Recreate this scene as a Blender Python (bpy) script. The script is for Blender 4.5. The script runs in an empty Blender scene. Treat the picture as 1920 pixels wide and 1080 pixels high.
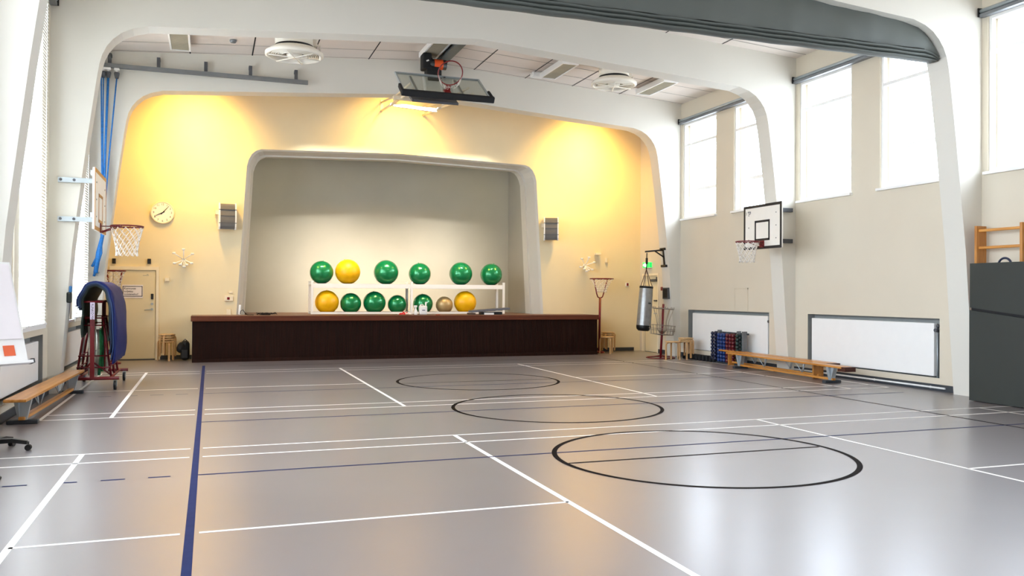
SKY, EXPO = 17.0, 0.0
WARM = (1., .62, .13)
LTILT, LSPREAD = 6.2, 1.95
LAMPS = [(-.4, 98), (4.5, 85), (9.8, 100)]
STAGE_FILL = 118  # power of the added fill strip for the stage recess
WINDOWS_FROM, LEFT_FROM = 0.5, 0.5
FLOOR0, FLOOR1, FLOOR_R, FLOOR_C, FLOOR_CR, FLOOR_S = '766E6F', '7F7778', .45, .8, .25, .65
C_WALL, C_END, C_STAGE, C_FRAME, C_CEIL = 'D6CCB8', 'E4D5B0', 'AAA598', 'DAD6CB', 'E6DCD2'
import bpy, bmesh, math, random
from mathutils import Vector, Matrix
random.seed(7)
PI = math.pi
S = bpy.context.scene
COL = S.collection

# ------------------------------------------------------------------ camera
FPX, YAW, PITCH, ROLL, EYE = 1594.385, 0.3413, 0.0072, 0.0057, 1.6
_f = Vector((math.sin(YAW)*math.cos(PITCH), math.cos(YAW)*math.cos(PITCH), math.sin(PITCH)))
_r = Vector((math.cos(YAW), -math.sin(YAW), 0)); _u = _r.cross(_f)
CR = math.cos(ROLL)*_r + math.sin(ROLL)*_u
CU = -math.sin(ROLL)*_r + math.cos(ROLL)*_u
CF = _f
cam = bpy.data.cameras.new('camera'); cam.sensor_width = 36.0; cam.lens = 36.0*FPX/1920.0
cam.clip_start = .05; cam.clip_end = 300
camo = bpy.data.objects.new('camera', cam); COL.objects.link(camo)
m = Matrix.Identity(4)
for i in range(3):
    m[i][0] = CR[i]; m[i][1] = CU[i]; m[i][2] = -CF[i]
m[2][3] = EYE
camo.matrix_world = m
S.camera = camo
def at(px, py, ax, v):
    """the point seen at px,py on the plane where coordinate ax (0=x,1=y,2=z) equals v"""
    d = CR*((px-960)/FPX) + CU*((540-py)/FPX) + CF
    o = Vector((0, 0, EYE)); t = (v-o[ax])/d[ax]
    return o + d*t
def depth(p): return (Vector(p)-Vector((0, 0, EYE))).dot(CF)

# ------------------------------------------------------------------ materials
def lin(c):
    if isinstance(c, str):
        c = [int(c[i:i+2], 16)/255 for i in (0, 2, 4)]
    return tuple(x/12.92 if x <= .04045 else ((x+.055)/1.055)**2.4 for x in c)
MATS = {}
def mat(name, col, rough=.6, metal=0., spec=.5, var=.06, scale=6., bump=0., coat=0., emit=None, estr=0., trans=0.):
    if name in MATS: return MATS[name]
    M = bpy.data.materials.new(name); M.use_nodes = True
    nt = M.node_tree; b = nt.nodes['Principled BSDF']
    c = lin(col)
    b.inputs['Roughness'].default_value = rough; b.inputs['Metallic'].default_value = metal
    b.inputs['Specular IOR Level'].default_value = spec; b.inputs['Coat Weight'].default_value = coat
    if var > 0:
        tc = nt.nodes.new('ShaderNodeTexCoord'); n = nt.nodes.new('ShaderNodeTexNoise')
        n.inputs['Scale'].default_value = scale; n.inputs['Detail'].default_value = 4
        r = nt.nodes.new('ShaderNodeValToRGB')
        r.color_ramp.elements[0].position = .3; r.color_ramp.elements[1].position = .7
        r.color_ramp.elements[0].color = tuple(x*(1-var) for x in c)+(1,)
        r.color_ramp.elements[1].color = tuple(min(1, x*(1+var)) for x in c)+(1,)
        nt.links.new(tc.outputs['Object'], n.inputs['Vector']); nt.links.new(n.outputs['Fac'], r.inputs['Fac'])
        nt.links.new(r.outputs['Color'], b.inputs['Base Color'])
        if bump:
            bp = nt.nodes.new('ShaderNodeBump'); bp.inputs['Strength'].default_value = bump; bp.inputs['Distance'].default_value = .01
            nt.links.new(n.outputs['Fac'], bp.inputs['Height']); nt.links.new(bp.outputs['Normal'], b.inputs['Normal'])
    else:
        b.inputs['Base Color'].default_value = c+(1,)
    if emit:
        b.inputs['Emission Color'].default_value = lin(emit)+(1,); b.inputs['Emission Strength'].default_value = estr
    MATS[name] = M
    return M
def wood(name, c0, c1, axis='Y', rough=.35, scale=3., spec=.5):
    if name in MATS: return MATS[name]
    M = mat(name, c0, rough, var=0, spec=spec); nt = M.node_tree; b = nt.nodes['Principled BSDF']
    tc = nt.nodes.new('ShaderNodeTexCoord'); mp = nt.nodes.new('ShaderNodeMapping')
    s = [scale*9]*3; s['XYZ'.index(axis)] = scale*.5; mp.inputs['Scale'].default_value = s
    n = nt.nodes.new('ShaderNodeTexNoise'); n.inputs['Scale'].default_value = 1.; n.inputs['Detail'].default_value = 5; n.inputs['Distortion'].default_value = .6
    r = nt.nodes.new('ShaderNodeValToRGB'); r.color_ramp.elements[0].position = .32; r.color_ramp.elements[1].position = .7
    r.color_ramp.elements[0].color = lin(c0)+(1,); r.color_ramp.elements[1].color = lin(c1)+(1,)
    nt.links.new(tc.outputs['Object'], mp.inputs['Vector']); nt.links.new(mp.outputs['Vector'], n.inputs['Vector'])
    nt.links.new(n.outputs['Fac'], r.inputs['Fac']); nt.links.new(r.outputs['Color'], b.inputs['Base Color'])
    return M
def glass(name, tint=(1, 1, 1), refl=.08):
    if name in MATS: return MATS[name]
    M = bpy.data.materials.new(name); M.use_nodes = True; nt = M.node_tree; nt.nodes.clear()
    o = nt.nodes.new('ShaderNodeOutputMaterial'); t = nt.nodes.new('ShaderNodeBsdfTransparent'); g = nt.nodes.new('ShaderNodeBsdfGlossy')
    t.inputs['Color'].default_value = tuple(tint)+(1,); g.inputs['Roughness'].default_value = .02
    f = nt.nodes.new('ShaderNodeLayerWeight'); f.inputs['Blend'].default_value = .25
    mu = nt.nodes.new('ShaderNodeMath'); mu.operation = 'MULTIPLY'; mu.inputs[1].default_value = refl*4
    x = nt.nodes.new('ShaderNodeMixShader')
    nt.links.new(f.outputs['Fresnel'], mu.inputs[0]); nt.links.new(mu.outputs[0], x.inputs['Fac'])
    nt.links.new(t.outputs[0], x.inputs[1]); nt.links.new(g.outputs[0], x.inputs[2]); nt.links.new(x.outputs[0], o.inputs['Surface'])
    MATS[name] = M
    return M
def translucent(name, col, amount=.5):
    if name in MATS: return MATS[name]
    M = mat(name, col, .6, var=.02); nt = M.node_tree; b = nt.nodes['Principled BSDF']; o = nt.nodes['Material Output']
    t = nt.nodes.new('ShaderNodeBsdfTranslucent'); t.inputs['Color'].default_value = lin(col)+(1,)
    x = nt.nodes.new('ShaderNodeMixShader'); x.inputs['Fac'].default_value = amount
    nt.links.new(b.outputs[0], x.inputs[1]); nt.links.new(t.outputs[0], x.inputs[2]); nt.links.new(x.outputs[0], o.inputs['Surface'])
    return M

W_WALL = mat('white wall paint', C_WALL, .75, var=.015, scale=1.2)
W_END = mat('cream wall paint', C_END, .75, var=.02, scale=1.5)
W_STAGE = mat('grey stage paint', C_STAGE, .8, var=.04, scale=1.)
W_FRAME = mat('white concrete paint', C_FRAME, .7, var=.012, scale=1.)
W_CEIL = mat('ceiling panel', C_CEIL, .85, var=.012, scale=2.)
LINE_G = mat('panel joint', '8C857C', .8, var=.02)
SLOT = mat('black slot', '141312', .8, var=.05)
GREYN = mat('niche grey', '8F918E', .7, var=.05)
GREYD = mat('dark grey metal', '54565A', .5, metal=.3, var=.05)
GREYM = mat('mid grey metal', '7C7F82', .45, metal=.4, var=.05)
STEEL = mat('pale steel', 'AEB6BA', .4, metal=.4, var=.05)
WHITE = mat('white enamel', 'F2F1EE', .4, var=.01)
WHITEM = mat('matt white', 'EDEBE6', .7, var=.02)
BLACK = mat('black plastic', '0D0D0E', .45, var=.1)
BLACKM = mat('matt black', '101011', .8, var=.1)
BASEB = mat('baseboard grey', '33373C', .6, var=.05)
RED = mat('red enamel', '720D18', .35, var=.05)
REDD = mat('dark red rim', '7A1A18', .4, var=.05)
CREAMP = mat('cream plastic', 'EDE0C4', .5, var=.02)
PINE = wood('pine', 'B9762E', 'D89A4E', 'Y', .3)
PINEX = wood('pine upright', 'A8692B', 'C98C45', 'Z', .35)
BIRCH = wood('birch', 'B98A54', 'DDB683', 'Z', .4)
BIRCHT = wood('birch seat', 'C49A62', 'E0BE8E', 'X', .4)
BROWN = wood('dark brown end', '3A1A12', '4E2318', 'Y', .4)
STAGEW = wood('dark stained slat', '1E0B04', '2C1208', 'Z', .6, spec=.15)
STAGEC = wood('stage nosing', '542713', '6A341B', 'X', .5, spec=.3)
DECK = wood('stage deck', '6A4A34', '82604A', 'X', .5)
NETM = mat('net cord', 'F3EEE6', .8, var=.02)
GLASS = glass('window pane', (.97, .985, 1.), .06)
BGLASS = glass('backboard pane', (.86, .88, .85), .1)
BLIND = translucent('blind slat', 'FBFAF6', .45)
BLUEROPE = mat('blue rope', '1E6FB8', .7, var=.2, scale=30)

# ------------------------------------------------------------------ mesh builder
WM = {}
class MB:
    def __init__(s): s.v = []; s.f = []; s.mi = []; s.sm = []
    def add(s, vs, fs, mi=0, smooth=False):
        k = len(s.v); s.v += [Vector(v) for v in vs]
        for f in fs: s.f.append([k+i for i in f]); s.mi.append(mi); s.sm.append(smooth)
    def box(s, c, d, R=None, mi=0, bev=0.):
        x, y, z = [q/2 for q in d]; c = Vector(c); R = R or Matrix.Identity(3)
        if bev <= 0:
            P = [(i*x, j*y, k*z) for i in (-1, 1) for j in (-1, 1) for k in (-1, 1)]
            s.add([c+R@Vector(p) for p in P], [(0, 1, 3, 2), (4, 6, 7, 5), (0, 4, 5, 1), (2, 3, 7, 6), (0, 2, 6, 4), (1, 5, 7, 3)], mi)
        else:
            bm = bmesh.new(); bmesh.ops.create_cube(bm, size=1.)
            for v in bm.verts: v.co = Vector((v.co.x*d[0], v.co.y*d[1], v.co.z*d[2]))
            bmesh.ops.bevel(bm, geom=list(bm.edges), offset=min(bev, min(d)*.45), segments=2, profile=.5, affect='EDGES')
            bm.verts.index_update()
            s.add([c+R@v.co for v in bm.verts], [[v.index for v in f.verts] for f in bm.faces], mi); bm.free()
    def bx(s, a, b, mi=0, bev=0.):
        a = Vector(a); b = Vector(b); s.box((a+b)/2, [abs(q) for q in (b-a)], None, mi, bev)
    def cyl(s, p0, p1, r0, r1=None, n=16, mi=0, cap=True, smooth=True):
        p0 = Vector(p0); p1 = Vector(p1); r1 = r0 if r1 is None else r1
        d = (p1-p0).normalized(); a = d.orthogonal().normalized(); b = d.cross(a)
        vs = []
        for p, r in ((p0, r0), (p1, r1)):
            for i in range(n):
                t = 2*PI*i/n; vs.append(p+(a*math.cos(t)+b*math.sin(t))*r)
        s.add(vs, [(i, (i+1) % n, n+(i+1) % n, n+i) for i in range(n)], mi, smooth)
        if cap:
            s.add(vs[:n], [list(range(n))[::-1]], mi); s.add(vs[n:], [list(range(n))], mi)
    def tube(s, pts, r, n=8, mi=0, closed=False):
        pts = [Vector(p) for p in pts]; N = len(pts); rr = r if isinstance(r, (list, tuple)) else [r]*N
        vs = []; ref = None
        for i, p in enumerate(pts):
            if closed: t = pts[(i+1) % N]-pts[i-1]
            else: t = pts[min(i+1, N-1)]-pts[max(i-1, 0)]
            t.normalize()
            if ref is None: ref = t.orthogonal().normalized()
            ref = (ref-t*ref.dot(t)); ref = ref.normalized() if ref.length > 1e-6 else t.orthogonal().normalized()
            b = t.cross(ref)
            for k in range(n):
                a = 2*PI*k/n; vs.append(p+(ref*math.cos(a)+b*math.sin(a))*rr[i])
        fs = []
        for i in range(N if closed else N-1):
            j = (i+1) % N
            fs += [(i*n+k, i*n+(k+1) % n, j*n+(k+1) % n, j*n+k) for k in range(n)]
        s.add(vs, fs, mi, True)
        if not closed:
            s.add(vs[:n], [list(range(n))[::-1]], mi); s.add(vs[-n:], [list(range(n))], mi)
    def lathe(s, prof, c=(0, 0, 0), n=32, mi=0, R=None, smooth=True):
        c = Vector(c); R = R or Matrix.Identity(3); vs = []
        for r, z in prof:
            for i in range(n):
                t = 2*PI*i/n; vs.append(c+R@Vector((r*math.cos(t), r*math.sin(t), z)))
        fs = [(k*n+i, k*n+(i+1) % n, (k+1)*n+(i+1) % n, (k+1)*n+i) for k in range(len(prof)-1) for i in range(n)]
        s.add(vs, fs, mi, smooth)
    def ball(s, c, r, n=24, mi=0, sz=1.):
        m_ = n//2
        s.lathe([(max(1e-4, r*math.sin(PI*k/m_)), -r*sz*math.cos(PI*k/m_)) for k in range(m_+1)], c, n, mi)
    def prism(s, poly, axis, a, b, mi=0, caps=True, smooth=False):
        """poly: 2d points on the two other axes in order"""
        def P(u, v, w):
            q = [u, v]; q.insert(axis, w); return q
        n = len(poly)
        vs = [P(u, v, a) for u, v in poly]+[P(u, v, b) for u, v in poly]
        s.add(vs, [(i, (i+1) % n, n+(i+1) % n, n+i) for i in range(n)], mi, smooth)
        if caps: s.add(vs, [list(range(n))[::-1], list(range(n, 2*n))], mi)
    def strip(s, A, B, mi=0, smooth=False):
        n = len(A); s.add(list(A)+list(B), [(i, i+1, n+i+1, n+i) for i in range(n-1)], mi, smooth)
    def build(s, name, mats, parent=None, world=True, rec=True):
        me = bpy.data.meshes.new(name); inv = Matrix.Identity(4)
        if parent is not None and world: inv = WM[parent].inverted()
        me.from_pydata([inv@v for v in s.v], [], s.f)
        for M in (mats if isinstance(mats, (list, tuple)) else [mats]): me.materials.append(M)
        me.polygons.foreach_set('material_index', s.mi); me.polygons.foreach_set('use_smooth', s.sm)
        if rec:
            bm = bmesh.new(); bm.from_mesh(me); bmesh.ops.remove_doubles(bm, verts=bm.verts, dist=1e-5)
            bmesh.ops.recalc_face_normals(bm, faces=bm.faces); bm.to_mesh(me); bm.free()
        me.update()
        o = bpy.data.objects.new(name, me); COL.objects.link(o)
        if parent is not None: o.parent = parent; WM[o] = WM[parent]
        else: WM[o] = Matrix.Identity(4)
        return o
def tag(o, label=None, cat=None, group=None, kind=None):
    if label: o['label'] = label
    if cat: o['category'] = cat
    if group: o['group'] = group
    if kind: o['kind'] = kind
    return o
def thing(name, label, cat, loc=(0, 0, 0), group=None, R=None, kind=None):
    o = bpy.data.objects.new(name, None); COL.objects.link(o); o.empty_display_size = .1
    M = Matrix.Translation(Vector(loc)) @ (R.to_4x4() if R is not None else Matrix.Identity(4))
    o.matrix_world = M; WM[o] = M
    return tag(o, label, cat, group, kind)
def solo(mb, name, mats, label, cat, loc, group=None):
    """a thing that is one mesh, its origin at its own base"""
    L = Vector(loc)
    mb.v = [v-L for v in mb.v]
    o = mb.build(name, mats); o.location = L; WM[o] = Matrix.Translation(L)
    return tag(o, label, cat, group)
def kids(o): return [x for x in COL.objects if x.parent == o]
def copy_tree(o, M, label=None, group=None):
    def rec(a, par):
        c = a.copy(); COL.objects.link(c)
        if par is not None: c.parent = par
        for ch in kids(a): rec(ch, c)
        return c
    c = rec(o, None); c.matrix_world = M; WM[c] = M
    if label: c['label'] = label
    if group: c['group'] = group
    return c
def text(body, name, size, M, parent, material, align='LEFT', ext=.0012):
    cu = bpy.data.curves.new(name, 'FONT'); cu.body = body; cu.size = size; cu.align_x = align; cu.extrude = ext
    t = bpy.data.objects.new(name, cu); COL.objects.link(t)
    dg = bpy.context.evaluated_depsgraph_get(); dg.update()
    me = bpy.data.meshes.new_from_object(t.evaluated_get(dg)); COL.objects.unlink(t); bpy.data.objects.remove(t)
    me.materials.clear(); me.materials.append(material)
    inv = WM[parent].inverted() if parent is not None else Matrix.Identity(4)
    me.transform(inv@M)
    o = bpy.data.objects.new(name, me); COL.objects.link(o)
    if parent is not None: o.parent = parent; WM[o] = WM[parent]
    return o
def basis(x, y, z, o):
    M = Matrix.Identity(4)
    for i in range(3): M[i][0] = x[i]; M[i][1] = y[i]; M[i][2] = z[i]; M[i][3] = o[i]
    return M
def Rz(a): return Matrix.Rotation(a, 3, 'Z')

# ------------------------------------------------------------------ the hall
XL, XR, XM, YE, YF = -2.38, 11.65, 4.635, 21.8, -3.2
EAVE, SL = 6.62, .067
FR = [19.58, 14.92, 10.32, 5.69, 1.06]            # front faces of the portal frames
def zceil(x): return EAVE+SL*(min(x, 2*XM-x)-XL)
# floor with its court markings
def floor_mat():
    M = mat('grey sports floor', '7F7A79', .24, var=0, spec=.6); nt = M.node_tree; b = nt.nodes['Principled BSDF']
    tc = nt.nodes.new('ShaderNodeTexCoord'); n = nt.nodes.new('ShaderNodeTexNoise'); n.inputs['Scale'].default_value = .8; n.inputs['Detail'].default_value = 3
    r = nt.nodes.new('ShaderNodeValToRGB'); r.color_ramp.elements[0].color = lin(FLOOR0)+(1,); r.color_ramp.elements[1].color = lin(FLOOR1)+(1,)
    n2 = nt.nodes.new('ShaderNodeTexNoise'); n2.inputs['Scale'].default_value = 260; n2.inputs['Detail'].default_value = 2
    mx = nt.nodes.new('ShaderNodeMix'); mx.data_type = 'RGBA'; mx.blend_type = 'OVERLAY'; mx.inputs[0].default_value = .12
    L = nt.links.new
    L(tc.outputs['Object'], n.inputs['Vector']); L(tc.outputs['Object'], n2.inputs['Vector'])
    L(n.outputs['Fac'], r.inputs['Fac']); L(r.outputs['Color'], mx.inputs[6]); L(n2.outputs['Color'], mx.inputs[7]); L(mx.outputs[2], b.inputs['Base Color'])
    b.inputs['Roughness'].default_value = FLOOR_R; b.inputs['Specular IOR Level'].default_value = FLOOR_S
    b.inputs['Coat Weight'].default_value = FLOOR_C; b.inputs['Coat Roughness'].default_value = FLOOR_CR
    return M
b = MB()
b.bx((XL-.4, YF-.3, -.3), (XR+.4, YE+3.5, 0))
LV = {'w': (1, .0010), 'b': (2, .0016), 'k': (3, .0022)}
def ln(col, x0, x1, y0, y1):
    mi, z = LV[col]; b.add([(x0, y0, z), (x1, y0, z), (x1, y1, z), (x0, y1, z)], [(0, 1, 2, 3)], mi)
BX = -.115
def lat(col, y, w, x0, x1, gap=0.):
    if gap and x0 < BX < x1:
        ln(col, x0, BX-gap, y-w/2, y+w/2); ln(col, BX+gap, x1, y-w/2, y+w/2)
    else: ln(col, x0, x1, y-w/2, y+w/2)
def lng(col, x, w, y0, y1): ln(col, x-w/2, x+w/2, y0, y1)
for k, y0 in enumerate((6.04, 15.08)):            # two badminton courts across the hall
    s_lo, d_lo, s_hi, d_hi = y0-2.74, y0-3.2, y0+2.78, y0+3.26
    for y in (s_lo, d_lo, s_hi, d_hi): lat('w', y, .038, -1.98, 11.25, .06)
    lat('w', y0, .038, -1.17 if k == 0 else -1.98, 2.62, .06); lat('w', y0, .038, 6.66, 11.25 if k else 10.45)
    for x in (-1.17, 2.62, 6.66, 10.45): lng('w', x, .05 if x < 3 else .042, d_lo, d_hi)
    for x in (-1.98, 11.25): lng('w', x, .045, d_lo, d_hi)
lng('b', BX, .058, 1.0, 19.72)
for y in (7.95, 11.17, 14.3): lat('b', y, .034, BX+.03, 10.9)
for y in (7.96, 14.3):
    for x0, x1 in ((-1.59, -1.41), (-1.14, -1.04), (-.86, -.67), (-.49, -.31)): ln('b', x0, x1, y-.017, y+.017)
lat('k', 19.5, .03, .6, 9.36); lng('k', 9.36, .034, 1., 19.5)
for cy in (7.415, 11.18, 14.94):
    n = 120; ro, ri = 1.5, 1.448; mi, z = LV['k']
    A = [(XM+.025+ro*math.cos(2*PI*i/n), cy+ro*math.sin(2*PI*i/n), z) for i in range(n+1)]
    B_ = [(XM+.025+ri*math.cos(2*PI*i/n), cy+ri*math.sin(2*PI*i/n), z) for i in range(n+1)]
    b.strip(A, B_, mi)
for cy in (7.415, 14.885): lat('k', cy, .034, XM-1.42, XM+1.46)
W_LINE = mat('white court line', 'F3EEE8', .5, var=.03, scale=12)
B_LINE = mat('blue court line', '232C52', .7, spec=.08, var=.08, scale=12)
K_LINE = mat('black court line', '140D0B', .75, spec=.05, var=.08, scale=12)
tag(b.build('floor', [floor_mat(), W_LINE, B_LINE, K_LINE], rec=False), kind='structure')

# ceiling: two slopes of panels with joints and open slots
b = MB()
for x0, x1 in ((XL-.35, XM), (XM, XR+.35)):
    z0, z1 = zceil(x0), zceil(x1)
    b.add([(x0, YF-.3, z0), (x1, YF-.3, z1), (x1, YE+.1, z1), (x0, YE+.1, z0), (x0, YF-.3, z0+.25), (x1, YF-.3, z1+.25), (x1, YE+.1, z1+.25), (x0, YE+.1, z0+.25)],
          [(0, 1, 2, 3), (4, 7, 6, 5), (0, 4, 5, 1), (3, 2, 6, 7), (0, 3, 7, 4), (1, 5, 6, 2)])
y = YF+.3
while y < YE:
    for x0, x1 in ((XL, XM), (XM, XR)):
        b.add([(x0, y-.011, zceil(x0)-.003), (x1, y-.011, zceil(x1)-.003), (x1, y+.011, zceil(x1)-.003), (x0, y+.011, zceil(x0)-.003)], [(0, 1, 2, 3)], 1)
    y += .7
for x in (-1.73, -.44, .84, 2.13, 3.41, 5.95, 7.26, 8.52, 9.83, 11.1):
    for f0 in FR:
        if x in (-1.73, 11.1): continue
        z = zceil(x)-.004
        b.add([(x-.013, f0-4.2, z), (x+.013, f0-4.2, z), (x+.013, f0, z), (x-.013, f0, z)], [(0, 1, 2, 3)], 2)
tag(b.build('ceiling', [W_CEIL, LINE_G, SLOT], rec=False), kind='structure')

# a wall in the plane axis=const with rectangular holes; holes may have a back (niches)
def wall(name, ax, pos, out, u0, u1, ztop, holes, thick, mats):
    """holes: (u0,u1,z0,z1,depth,back) ; out = +1/-1 the direction away from the room"""
    b = MB(); other = 1-ax
    us = sorted({u0, u1} | {h[0] for h in holes} | {h[1] for h in holes}); zs = sorted({0., ztop} | {h[2] for h in holes} | {h[3] for h in holes})
    def P(u, z, d=0.):
        q = [0, 0, z]; q[ax] = pos+out*d; q[other] = u; return q
    for i in range(len(us)-1):
        for j in range(len(zs)-1):
            uc, zc = (us[i]+us[i+1])/2, (zs[j]+zs[j+1])/2
            if any(h[0] < uc < h[1] and h[2] < zc < h[3] for h in holes): continue
            for d in (0., thick):
                b.add([P(us[i], zs[j], d), P(us[i+1], zs[j], d), P(us[i+1], zs[j+1], d), P(us[i], zs[j+1], d)], [(0, 1, 2, 3)])
    for a, c, z0, z1, dep, back in holes:
        mi = 1 if back else 0
        b.add([P(a, z0), P(c, z0), P(c, z1), P(a, z1), P(a, z0, dep), P(c, z0, dep), P(c, z1, dep), P(a, z1, dep)],
              [(0, 1, 5, 4), (1, 2, 6, 5), (2, 3, 7, 6), (3, 0, 4, 7)]+([(4, 5, 6, 7)] if back else []), mi)
    return tag(b.build(name, mats, rec=False), kind='structure')
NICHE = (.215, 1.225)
rh, lh, WIN, WINL = [], [], [], []
for f0 in FR:
    if f0 < WINDOWS_FROM: continue
    for a, c in ((f0-1.66, f0-.11), (f0-3.95, f0-2.40)):
        rh.append((a, c, 3.59, 6.08, .3, False))
        WIN.append((a, c))
    for a, c in ((f0-2.15, f0-.62), (f0-3.95, f0-2.45)):
        if f0 < LEFT_FROM: continue
        lh.append((a, c, 1.1, 6.08, .3, False)); WINL.append((a, c))
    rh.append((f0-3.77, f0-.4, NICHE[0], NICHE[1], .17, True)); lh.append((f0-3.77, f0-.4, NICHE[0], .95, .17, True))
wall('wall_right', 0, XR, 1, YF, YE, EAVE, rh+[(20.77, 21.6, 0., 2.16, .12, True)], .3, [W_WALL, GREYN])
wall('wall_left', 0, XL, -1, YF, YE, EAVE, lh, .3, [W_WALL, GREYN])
b = MB(); b.prism([(XL-.3, 0), (XR+.3, 0), (XR+.3, EAVE), (XM, zceil(XM)+.1), (XL-.3, EAVE)], 1, YF-.3, YF)
tag(b.build('wall_front', wood('dark unseen front', '7A5A3C', '94704C', 'Z', .6)), kind='structure')  # unseen wall; its dark wood is made up to cut bounced light
# the gap behind the right door hole stays closed by its own leaf (door_2)

# end wall with the splayed stage opening
def mirror(pts): return pts+[(2*XM-x, z) for x, z in reversed(pts)]
op_out = mirror([(.545, 0.), (.83, 4.70), (.87, 4.86), (.945, 5.0), (1.04, 5.09), (1.16, 5.135)])
op_in = mirror([(.78, 0.), (1.02, 4.66), (1.06, 4.80), (1.12, 4.92), (1.2, 5.0), (1.3, 5.045)])
# apex of the lintel
def apex(p, z): h = len(p)//2; return p[:h]+[(XM, z)]+p[h:]
op_out, op_in = apex(op_out, 5.235), apex(op_in, 5.14)
b = MB(); n = len(op_out)
outer = []
for i, (x, z) in enumerate(op_out):
    if i < 2: outer.append((XL-.3, z if i else 0.))
    elif i >= n-2: outer.append((XR+.3, z if i == n-2 else 0.))
    else: outer.append((x, 7.3))
# faces of the wall around the hole: left strip, right strip, top
def V(p, y): return (p[0], y, p[1])
b.add([(XL-.3, YE, 0), V(op_out[0], YE), V(op_out[1], YE), (XL-.3, YE, op_out[1][1])], [(0, 1, 2, 3)])
b.add([(XR+.3, YE, 0), V(op_out[-1], YE), V(op_out[-2], YE), (XR+.3, YE, op_out[-2][1])], [(3, 2, 1, 0)])
b.add([(XL-.3, YE, op_out[1][1])]+[V(p, YE) for p in op_out[1:-1]]+[(XR+.3, YE, op_out[-2][1]), (XR+.3, YE, 7.3), (XL-.3, YE, 7.3)], [list(range(n-2+4))])
tag(b.build('wall_back', W_END, rec=False), kind='structure')
b = MB()
ch = [(x+(.05 if x < XM else -.05 if x > XM else 0), z-.03 if 1 < i < n-2 else z) for i, (x, z) in enumerate(op_out)]
b.strip([V(p, YE) for p in op_out], [V(p, YE+.07) for p in ch], 0)
md = [(.45*a[0]+.55*c[0], .45*a[1]+.55*c[1]) for a, c in zip(ch, op_in)]
md2 = [(x+(.05 if x < XM else -.05 if x > XM else 0), z-.035 if 1 < i < n-2 else z) for i, (x, z) in enumerate(md)]
b.strip([V(p, YE+.07) for p in ch], [V(p, YE+.5) for p in md], 0)
b.strip([V(p, YE+.5) for p in md], [V(p, YE+.5) for p in md2], 0)
b.strip([V(p, YE+.5) for p in md2], [V(p, YE+.8) for p in op_in], 0)
tag(b.build('trim_1', W_FRAME, rec=False), kind='structure')
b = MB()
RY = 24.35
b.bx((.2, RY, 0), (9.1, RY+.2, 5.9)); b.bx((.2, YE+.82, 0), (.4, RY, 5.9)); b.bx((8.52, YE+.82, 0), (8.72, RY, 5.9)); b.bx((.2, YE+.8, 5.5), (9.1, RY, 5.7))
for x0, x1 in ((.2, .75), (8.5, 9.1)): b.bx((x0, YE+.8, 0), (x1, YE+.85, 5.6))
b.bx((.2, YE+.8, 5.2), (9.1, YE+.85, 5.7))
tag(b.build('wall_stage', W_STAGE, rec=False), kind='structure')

# portal frames
prof = [(11.50, 0.), (11.41, 1.1), (11.32, 2.3), (11.11, 4.1), (10.99, 5.0), (10.955, 5.22), (10.915, 5.38), (10.85, 5.52), (10.76, 5.64), (10.64, 5.75), (10.48, 5.835), (10.25, 5.90)]
prof = prof+[(XM, 6.29)]+[(2*XM-x, z) for x, z in reversed(prof)]
for i, f0 in enumerate(FR):
    b = MB(); t = .40
    for k in range(len(prof)-1):
        (xa, za), (xb, zb) = prof[k], prof[k+1]
        # outer ring partner points
        def outp(x, z):
            if z < 5.2: return (XR+.02 if x > XM else XL-.02, z)
            return (x, zceil(x)+.03)
        oa, ob = outp(xa, za), outp(xb, zb)
        ring = [(xa, za), (xb, zb), ob, oa]
        if za < 5.2 <= zb: ring = [(xa, za), (xb, zb), ob, (XR+.02, zceil(XR)+.03), oa]
        if zb < 5.2 <= za: ring = [(xa, za), (xb, zb), ob, (XL-.02, zceil(XL)+.03), oa]
        for y in (f0, f0+t): b.add([(x, y, z) for x, z in ring], [list(range(len(ring)))])
        b.add([(xa, f0, za), (xb, f0, zb), (xb, f0+t, zb), (xa, f0+t, za)], [(0, 1, 2, 3)])
    tag(b.build('beam_%d' % (i+1), W_FRAME), kind='structure')

# baseboards
for nm, x0, x1 in (('baseboard_right', XR-.025, XR), ('baseboard_left', XL, XL+.025)):
    b = MB()
    for f0 in FR+[YE]:
        lo = f0-4.23 if f0 != YE else 19.98
        hi = f0 if f0 != YE else (20.7 if x1 == XR else YE)
        b.bx((x0, lo, 0), (x1, hi, .11))
    tag(b.build(nm, BASEB), kind='structure')
b = MB(); b.bx((-1.1, YE-.02, 0), (-.4, YE, .1)); b.bx((9.6, YE-.02, 0), (11.45, YE, .1)); tag(b.build('baseboard_back', BASEB), kind='structure')

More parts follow.
